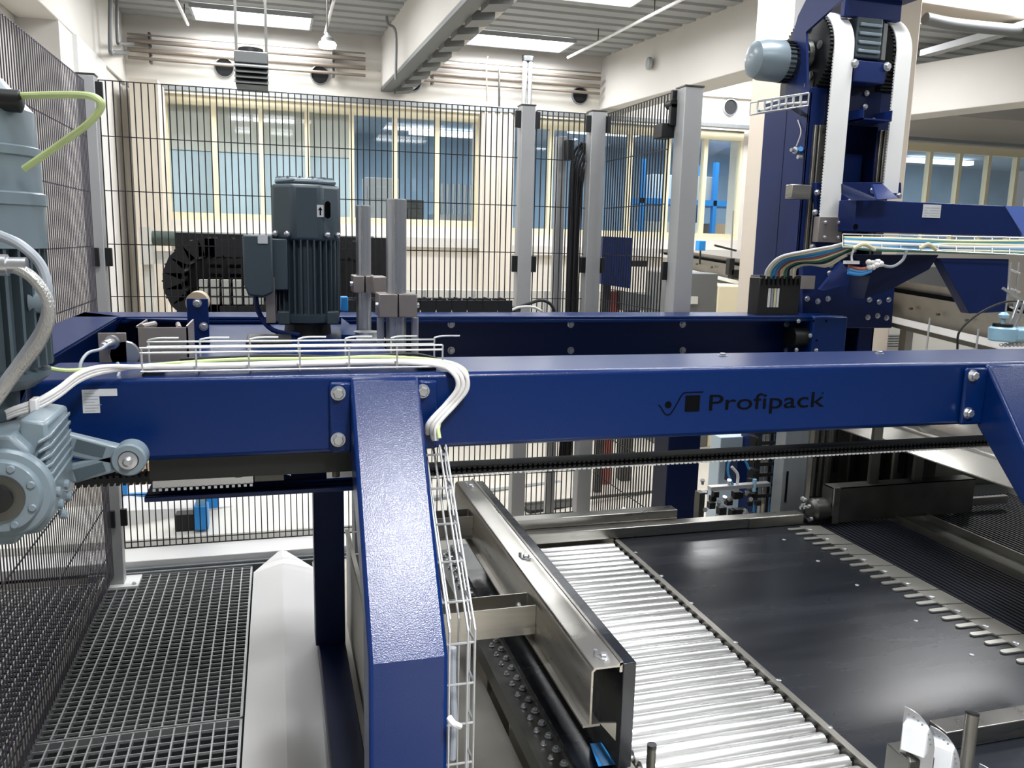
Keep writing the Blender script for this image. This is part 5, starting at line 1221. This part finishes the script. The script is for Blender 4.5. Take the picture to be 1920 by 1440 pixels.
# bundle to connector
t = thing('connector_block', 'black multi connector block with a fan of coloured cables', 'connector', (2.2, 3.0, 1.3))
q0, q1 = aY(1425, 516, 3.12), aY(1496, 602, 3.12)
b = MB(); b.box(q0.x, q1.x, 3.12, 3.2, q1.z, q0.z-.01); b.build('block_body', 'chain', t, bevel=.004)
b = MB()
for k in range(9): x = q0.x+.012+(q1.x-q0.x-.03)*k/8; b.box(x, x+.009, 3.11, 3.14, q0.z-.04, q0.z-.004 if k % 2 else q0.z)
b.build('comb_tooth', 'black', t)
for k, M in enumerate(('wcable', 'gycable', 'ycable', 'wcable')): x = q0.x+.045+.014*k; MB().box(x, x+.01, 3.115, 3.122, q1.z+.06, q0.z-.055).build('cable_window', M, t)
m0, m1 = aY(1417, 516, 3.17), aY(1536, 543, 3.17); MB().box(m0.x, m1.x, 3.205, 3.21, m1.z, m0.z).build('mounting_plate', 'clampm', t)
for k, M in enumerate(('wcable', 'ycable', 'bcable', 'bcable', 'rcable', 'ycable', 'tcable', 'kcable', 'wcable', 'ycable')):
    x0_ = 1435+6.0*k
    MB().tube([aY(x0_, 522, 3.12), aY(x0_+4, 505-k*.3, 3.10), aY(x0_+28, 482+k*1.5, 3.05), aY(1515+k*4, 470+k*3.2, 3.0), aY(1560+k*2, 462+k*2.4, 2.96), aY(1605, 450+k*2.2, 2.93)], .0058, 8, 6).build('cable', M, t)
# loose connector plug
t = thing('cable_plug', 'white plug with coloured wires and a curved grey lead below the arm', 'plug', (2.5, 2.85, 1.5))
c = aY(1638, 495, 2.86)
b = MB(); rnd = random.Random(9)
for k in range(9): q = c+Vector((rnd.uniform(-.035, .035), rnd.uniform(-.01, .01), rnd.uniform(-.018, .018))); b.sph(q, .012, 8)
b.build('white_tape', 'wcable', t)
for k, M in enumerate(('rcable', 'bcable', 'sblue')): MB().tube([c+Vector((-.01, 0, -.015-.006*k)), c+Vector((-.06, 0, -.022-.01*k)), c+Vector((-.11, .01, -.012-.012*k))], .008, 8, 5).build('wire', M, t)
MB().tube([c+Vector((.02, 0, 0)), aY(1672, 500, 2.86), aY(1692, 488, 2.86), aY(1700, 470, 2.86)], .006, 8, 6).build('lead', 'gycable', t)
MB().tube([aY(1598, 492, 2.86), aY(1597, 480, 2.86), aY(1601, 466, 2.86)], .004, 8, 5).box(aY(1584, 490, 2.86).x, aY(1609, 490, 2.86).x, 2.85, 2.87, aY(1600, 495, 2.86).z, aY(1600, 489, 2.86).z).build('white_tag', 'wcable', t)
# frame parts at far right
t = thing('vertical_wire_ladder', 'upright wire ladder hanging at the end of the lift arm', 'cable tray', (3.1, 2.8, 1.4))
b = MB()
for x in (1893, 1908): b.cyl(aY(x+3, 492, 2.8), aY(x-8, 590, 2.8), .004, 6)
for y in (505, 540, 575): b.cyl(aY(1893, y, 2.8), aY(1912, y+8, 2.8), .004, 6)
b.bar(aY(1880, 540, 2.8), aY(1925, 570, 2.78), .01, .01)
b.build('wire_frame', 'wire', t)
t = thing('vacuum_gripper', 'pale blue vacuum gripper head above the right end of the beam', 'gripper', (3.0, 2.7, 1.25))
c = aY(1880, 625, 2.6)
MB().rev(c+Vector((0, 0, -.03)), (0, 0, 1), [(0, .045), (.006, .05), (.05, .052), (.056, .045)], 28).build('pad_body', 'lblue', t)
MB().box(c.x+.02, c.x+.16, c.y-.045, c.y+.045, c.z-.028, c.z+.022).build('pad_bridge', 'lblue', t, bevel=.01)
MB().rev(c+Vector((-.005, 0, .026)), (0, 0, 1), [(0, .036), (.012, .036)], 24).build('pad_ring', 'black', t)
MB().rev(c+Vector((-.005, 0, .038)), (0, 0, 1), [(0, .008), (.02, .008), (.022, .018), (.035, .02), (.045, .01)], 16).build('knob', 'lblue', t)
b = MB()
for x in (.03, .06): b.cyl(c+Vector((x, 0, .02)), c+Vector((x+.03, 0, .13)), .006, 8)
for k in range(8): b.sph(c+Vector((-.03+.02*k, -.03, -.042)), .008, 8)
b.build('strut', 'zinc', t)
MB().tube([aY(1795, 655, 2.75), aY(1800, 620, 2.75), aY(1840, 585, 2.72), aY(1890, 565, 2.7), aY(1930, 567, 2.7)], .0045, 8, 6).build('black_hose', 'kcable', t)

# ================================================================== CONVEYORS BEHIND RIGHT
t = thing('outfeed_conveyor', 'long stainless conveyor crossing behind the lift tower', 'conveyor', (3.6, 5, .9))
A = aY(1262, 478, 7.2); B = aY(1930, 600, 3.9)
def band(y0a, y0b, y1a, y1b, M, name, th=.03, off=0):
    a0, b0 = aY(1262, y0a, 7.2-off), aY(1930, y0b, 3.9-off); a1, b1 = aY(1262, y1a, 7.2-off), aY(1930, y1b, 3.9-off)
    MB().hexa([a1, b1, b1+Vector((.0, th, 0)), a1+Vector((0, th, 0)), a0, b0, b0+Vector((0, th, 0)), a0+Vector((0, th, 0))]).build(name, M, t)
band(468, 560, 476, 582, 'steel2', 'top_deck', .3)
band(474, 580, 478, 590, 'ink', 'belt_gap', .2, .03)
band(478, 590, 497, 655, 'steel2', 'side_panel', .05, .05)
band(498, 652, 503, 668, 'white', 'lower_rail', .04, .10)
band(503, 668, 508, 678, 'dsteel', 'dark_rail', .04, .08)  # dark steel rail just below the white one
b = MB()
for k in range(14):
    u = .1+.06*k; p = aY(1262, 486, 7.12).lerp(aY(1930, 625, 3.82), u); b.cyl(p, p+Vector((0, -.02, 0)), .009, 8)
b.build('panel_bolt', 'dsteel', t)
b = MB()
for u in (.55, .68, .80, .9):
    p = aY(1262, 500, 7.1).lerp(aY(1930, 655, 3.75), u); b.cyl(p+Vector((0, -.02, .05)), p+Vector((0, -.02, -.16)), .006, 8)
b.build('guide_bracket', 'zinc', t)
for u in (.06, .3, .75): p = aY(1262, 500, 7.2).lerp(aY(1930, 660, 3.95), u); MB().box(p.x-.03, p.x+.03, p.y-.03, p.y+.03, 0, p.z).build('stand', 'steel2', t)
t = thing('infeed_machine', 'grey steel machine body with a handle slot under the conveyor', 'machine', (3.4, 6, .5))
q0, q1 = aY(1262, 530, 6.0), aY(1346, 530, 6.0)
MB().box(q0.x, q1.x, 6.0, 6.5, 0, aY(1300, 512, 6.0).z).build('body', 'heat', t, bevel=.01)
s0, s1 = aY(1266, 565, 5.98), aY(1308, 556, 5.98); MB().box(s0.x, s1.x, 5.97, 6.0, s0.z-.02, s1.z).build('handle_slot', 'gbox', t)
q0, q1 = aY(1347, 530, 6.0), aY(1420, 530, 6.0)
tag(MB().box(q0.x, q1.x, 6.0, 6.4, 0, aY(1380, 536, 6.0).z).build('yellow_cabinet', 'frame', bevel=.01), 'pale yellow cabinet under the conveyor left of the lift tower', 'cabinet')
t = thing('blue_lamp_sensor', 'small bright blue sensor on a rod above the conveyor', 'sensor', (3.5, 6, 1.5))
q = aY(1314, 460, 6.6); MB().box(q.x-.033, q.x+.033, 6.57, 6.64, q.z-.045, q.z+.04).build('sensor_head', 'sblue', t, bevel=.006)
MB().cyl(q-Vector((0, 0, .04)), q-Vector((0, 0, .16)), .008, 8).build('rod', 'black', t)
t = thing('guide_rail_clamp', 'black clamp on a thin vertical rod above the conveyor', 'clamp', (3.9, 5.6, 1.3))
q = aY(1370, 500, 6.2); MB().box(q.x-.025, q.x+.025, 6.18, 6.24, q.z-.07, q.z+.07).box(q.x, q.x+.08, 6.18, 6.24, q.z-.10, q.z-.02).build('clamp_body', 'black', t, bevel=.005)
MB().cyl(q, aY(1374, 395, 6.2), .008, 8).build('rod', 'zinc', t); MB().bar(aY(1340, 460, 6.2), aY(1380, 470, 6.2), .02, .015).build('cross_rod', 'dsteel', t)
q0, q1 = aY(1132, 443, 4.9), aY(1187, 541, 4.9)
t = thing('dark_blue_panel', 'dark blue ribbed panel behind the short mesh fence', 'panel', ((q0.x+q1.x)/2, 4.9, q1.z))
MB().prism([aY(1132, 443, 4.9), aY(1187, 446, 4.9), aY(1182, 541, 4.9), aY(1129, 533, 4.9)], (0, .25, 0)).build('sheet', 'bluecol', t)
MB().box(q1.x-.02, q1.x+.12, 4.95, 5.0, aY(1190, 500, 4.95).z, aY(1190, 488, 4.95).z).build('black_arm', 'black', t, bevel=.005)
MB().box(q0.x+.05, q0.x+.09, 4.98, 5.02, 0, q1.z+.05).build('stand', 'dsteel', t)
q0, q1 = aY(1128, 545, 5.2), aY(1162, 582, 5.2)
tag(MB().cyl(((q0.x+q1.x)/2, 5.2, 0), ((q0.x+q1.x)/2, 5.2, q0.z), .055, 20).build('copper_drum', 'rcable'), 'reddish brown drum under the dark blue panel behind the mesh', 'drum')
t = thing('grey_chute', 'grey sloping chute between the brown drum and the wide fence post', 'chute', (2, 5, 1))
MB().prism([aY(1165, 545, 5.1), aY(1222, 555, 5.1), aY(1222, 582, 5.1), aY(1165, 582, 5.1)], (0, .3, 0)).build('sheet', 'heat', t)
MB().box(aY(1180, 580, 5.2).x, aY(1200, 580, 5.2).x, 5.2, 5.3, 0, aY(1180, 575, 5.2).z).build('stand', 'dsteel', t)
# control cabinet with louvres
t = thing('control_cabinet', 'light grey control cabinet with louvres behind the beam', 'cabinet', (3.2, 4.3, 0))
q0, q1 = aY(1636, 615, 5.0), aY(1830, 615, 5.0); zt4 = aY(1700, 613, 5.0).z
MB().box(q0.x, q1.x, 5.0, 5.4, 0, zt4).build('body', 'gbox', t, bevel=.006)
l0, l1 = aY(1650, 628, 4.99), aY(1690, 655, 4.99); b = MB()
for k in range(6): z = l0.z-(.018)*k; b.box(l0.x, l1.x, 4.985, 5.0, z-.006, z+.003)
b.build('louvre', 'ceil', t)
MB().box(q0.x-.12, q0.x-.02, 5.0, 5.4, 0, zt4+.02).build('side_duct', 'dsteel', t)
tag(MB().box(aY(1700, 530, 7.0).x, aY(1790, 530, 7.0).x, 7.0, 7.4, 0, aY(1740, 500, 7.0).z).build('grey_machine_box', 'heat', bevel=.01), 'grey machine box behind the lift arm strut', 'machine')

def split_pieces(o):
    me = o.data; n = len(me.vertices); par = list(range(n))
    def find(a):
        while par[a] != a: par[a] = par[par[a]]; a = par[a]
        return a
    for p in me.polygons:
        v = p.vertices; a = find(v[0])
        for k in v[1:]: par[find(k)] = a
    isl = {}
    for i in range(n): isl.setdefault(find(i), []).append(i)
    isl = list(isl.values()); bb = []
    for g_ in isl:
        c = [me.vertices[i].co for i in g_]; bb.append([[min(v[k] for v in c)-.001 for k in range(3)], [max(v[k] for v in c)+.001 for k in range(3)]])
    grp = list(range(len(isl)))
    def f2(a):
        while grp[a] != a: a = grp[a]
        return a
    for i in range(len(isl)):
        for j in range(i):
            if all(bb[i][0][k] <= bb[j][1][k] and bb[j][0][k] <= bb[i][1][k] for k in range(3)): grp[f2(i)] = f2(j)
    sets = {}
    for i in range(len(isl)): sets.setdefault(f2(i), set()).update(isl[i])
    if len(sets) < 2: return
    for k, vs in enumerate(sets.values()):
        idx = {v: i for i, v in enumerate(sorted(vs))}
        m2 = bpy.data.meshes.new(o.name)
        m2.from_pydata([me.vertices[v].co[:] for v in sorted(vs)], [], [tuple(idx[v] for v in p.vertices) for p in me.polygons if p.vertices[0] in idx])
        for p in m2.polygons: p.use_smooth = True
        m2.set_sharp_from_angle(angle=math.radians(35)); m2.materials.append(me.materials[0])
        if k == 0: first_me = m2
        else:
            c = o.copy(); c.data = m2; COL.objects.link(c)
    o.data = first_me
SPLIT = {'stand', 'mount_lug', 'support_leg', 'leg_frame', 'bolt', 'small_bolt', 'threaded_hole', 'clip', 'side_rod', 'clamp_screw', 'folded_ear', 'cradle_bolt', 'anchor_bolt', 'hood_screw', 'countersunk_screw', 'valve_block', 'fitting', 'rail_screw', 'plug', 'flange_bolt', 'hub_screw', 'panel_bolt', 'guide_bracket', 'air_tube', 'drum_bolt', 'spacer', 'slot', 'clamp_block', 'raised_edge', 'hanger', 'cable_divider', 'base_flange', 'bracket', 'foot'}
for o in list(bpy.data.objects):
    if o.type == 'MESH' and o.name.split('.')[0] in SPLIT and o.parent is not None: split_pieces(o)
# small pieces belong to the part they sit on
SUB = {
 'left_gearmotor': {'flange_bolt': 'output_flange', 'shaft_seal': 'output_flange', 'output_shaft': 'output_flange', 'arm_recess': 'torque_arm', 'cooling_rib': 'side_cover', 'plug': 'side_cover', 'rubber_bush': 'arm_eye', 'pin_bolt': 'arm_eye', 'drain_cap': 'motor_body', 'cable_gland': 'fan_hood'},
 'deck_gearmotor': {'hood_screw': 'fan_hood', 'intake_rib': 'hood_top', 'slot': 'fan_hood', 'arrow_mark': 'arrow_label', 'type_label': 'terminal_box', 'mount_lug': 'end_shield'},
 'machine_frame': {'hex_bolt': 'flange_plate', 'bolt': 'rear_beam', 'small_bolt': 'end_box', 'threaded_hole': 'end_box', 'beam_top_bolt': 'front_beam', 'label_print': 'paper_label', 'clamp_screw': 'belt_clamp', 'tension_screw': 'tension_block', 'logo_mark': 'front_beam', 'logo_lettering': 'front_beam'},
 'lift_carriage': {'carriage_bolt': 'back_plate', 'plate_print': 'type_plate', 'arm_hole': 'arm_beam', 'clamp_bolt': 'belt_clamp'},
 'lift_tower': {'rail_screw': 'guide_rail', 'cradle_bolt': 'gearbox_cradle', 'tower_bolt': 'column_box'},
 'belt_pulley': {'hub_screw': 'hub', 'tooth': 'rim'}, 'guide_shaft': {'clamp_gap': 'clamp_block', 'clamp_screw': 'clamp_block', 'shaft_cap': 'shaft_rod'},
 'fence_post': {'anchor_bolt': 'foot_plate'}, 'transfer_comb': {'comb_screw': 'comb_plate'},
 'carton_pusher': {'lock_bolt': 'web_channel', 'arm_bolt': 'cross_arm'}, 'idler_bracket': {'bolt': 'bracket_plate'},
 'lift_gearmotor': {'cooling_rib': 'gear_housing', 'motor_fin': 'motor_hood'}, 'infeed_machine': {'handle_slot': 'body'},
 'control_cabinet': {'louvre': 'body'}, 'black_transfer_plate': {'countersunk_screw': 'plate_sheet'},
 'slotted_machine_guard': {'slot': 'guard_sheet'}, 'connector_block': {'comb_tooth': 'block_body', 'cable_window': 'block_body'},
 'small_drum_motor': {'drum_bolt': 'drum'}, 'ribbed_belt': {'belt_rib': 'belt_carcass'}, 'sensor_bracket': {'perforation': 'galvanised_plate'},
 'outfeed_conveyor': {'panel_bolt': 'side_panel'}, 'vacuum_gripper': {'knob': 'pad_body', 'pad_ring': 'pad_body'},
}
def mid(o):
    n = len(o.data.vertices); c = Vector()
    for v in o.data.vertices: c += v.co
    return c/n
for root in [o for o in bpy.data.objects if o.parent is None]:
    mp_ = SUB.get(root.name.split('.')[0])
    if not mp_: continue
    kids = [c for c in root.children if c.type == 'MESH']
    for c in kids:
        tgt = mp_.get(c.name.split('.')[0])
        if not tgt: continue
        cand = [k for k in kids if k.name.split('.')[0] == tgt]
        if cand:
            mc_ = mid(c); c.parent = min(cand, key=lambda k: (mid(k)-mc_).length)
for o in bpy.data.objects:
    if '_w' in o: del o['_w']
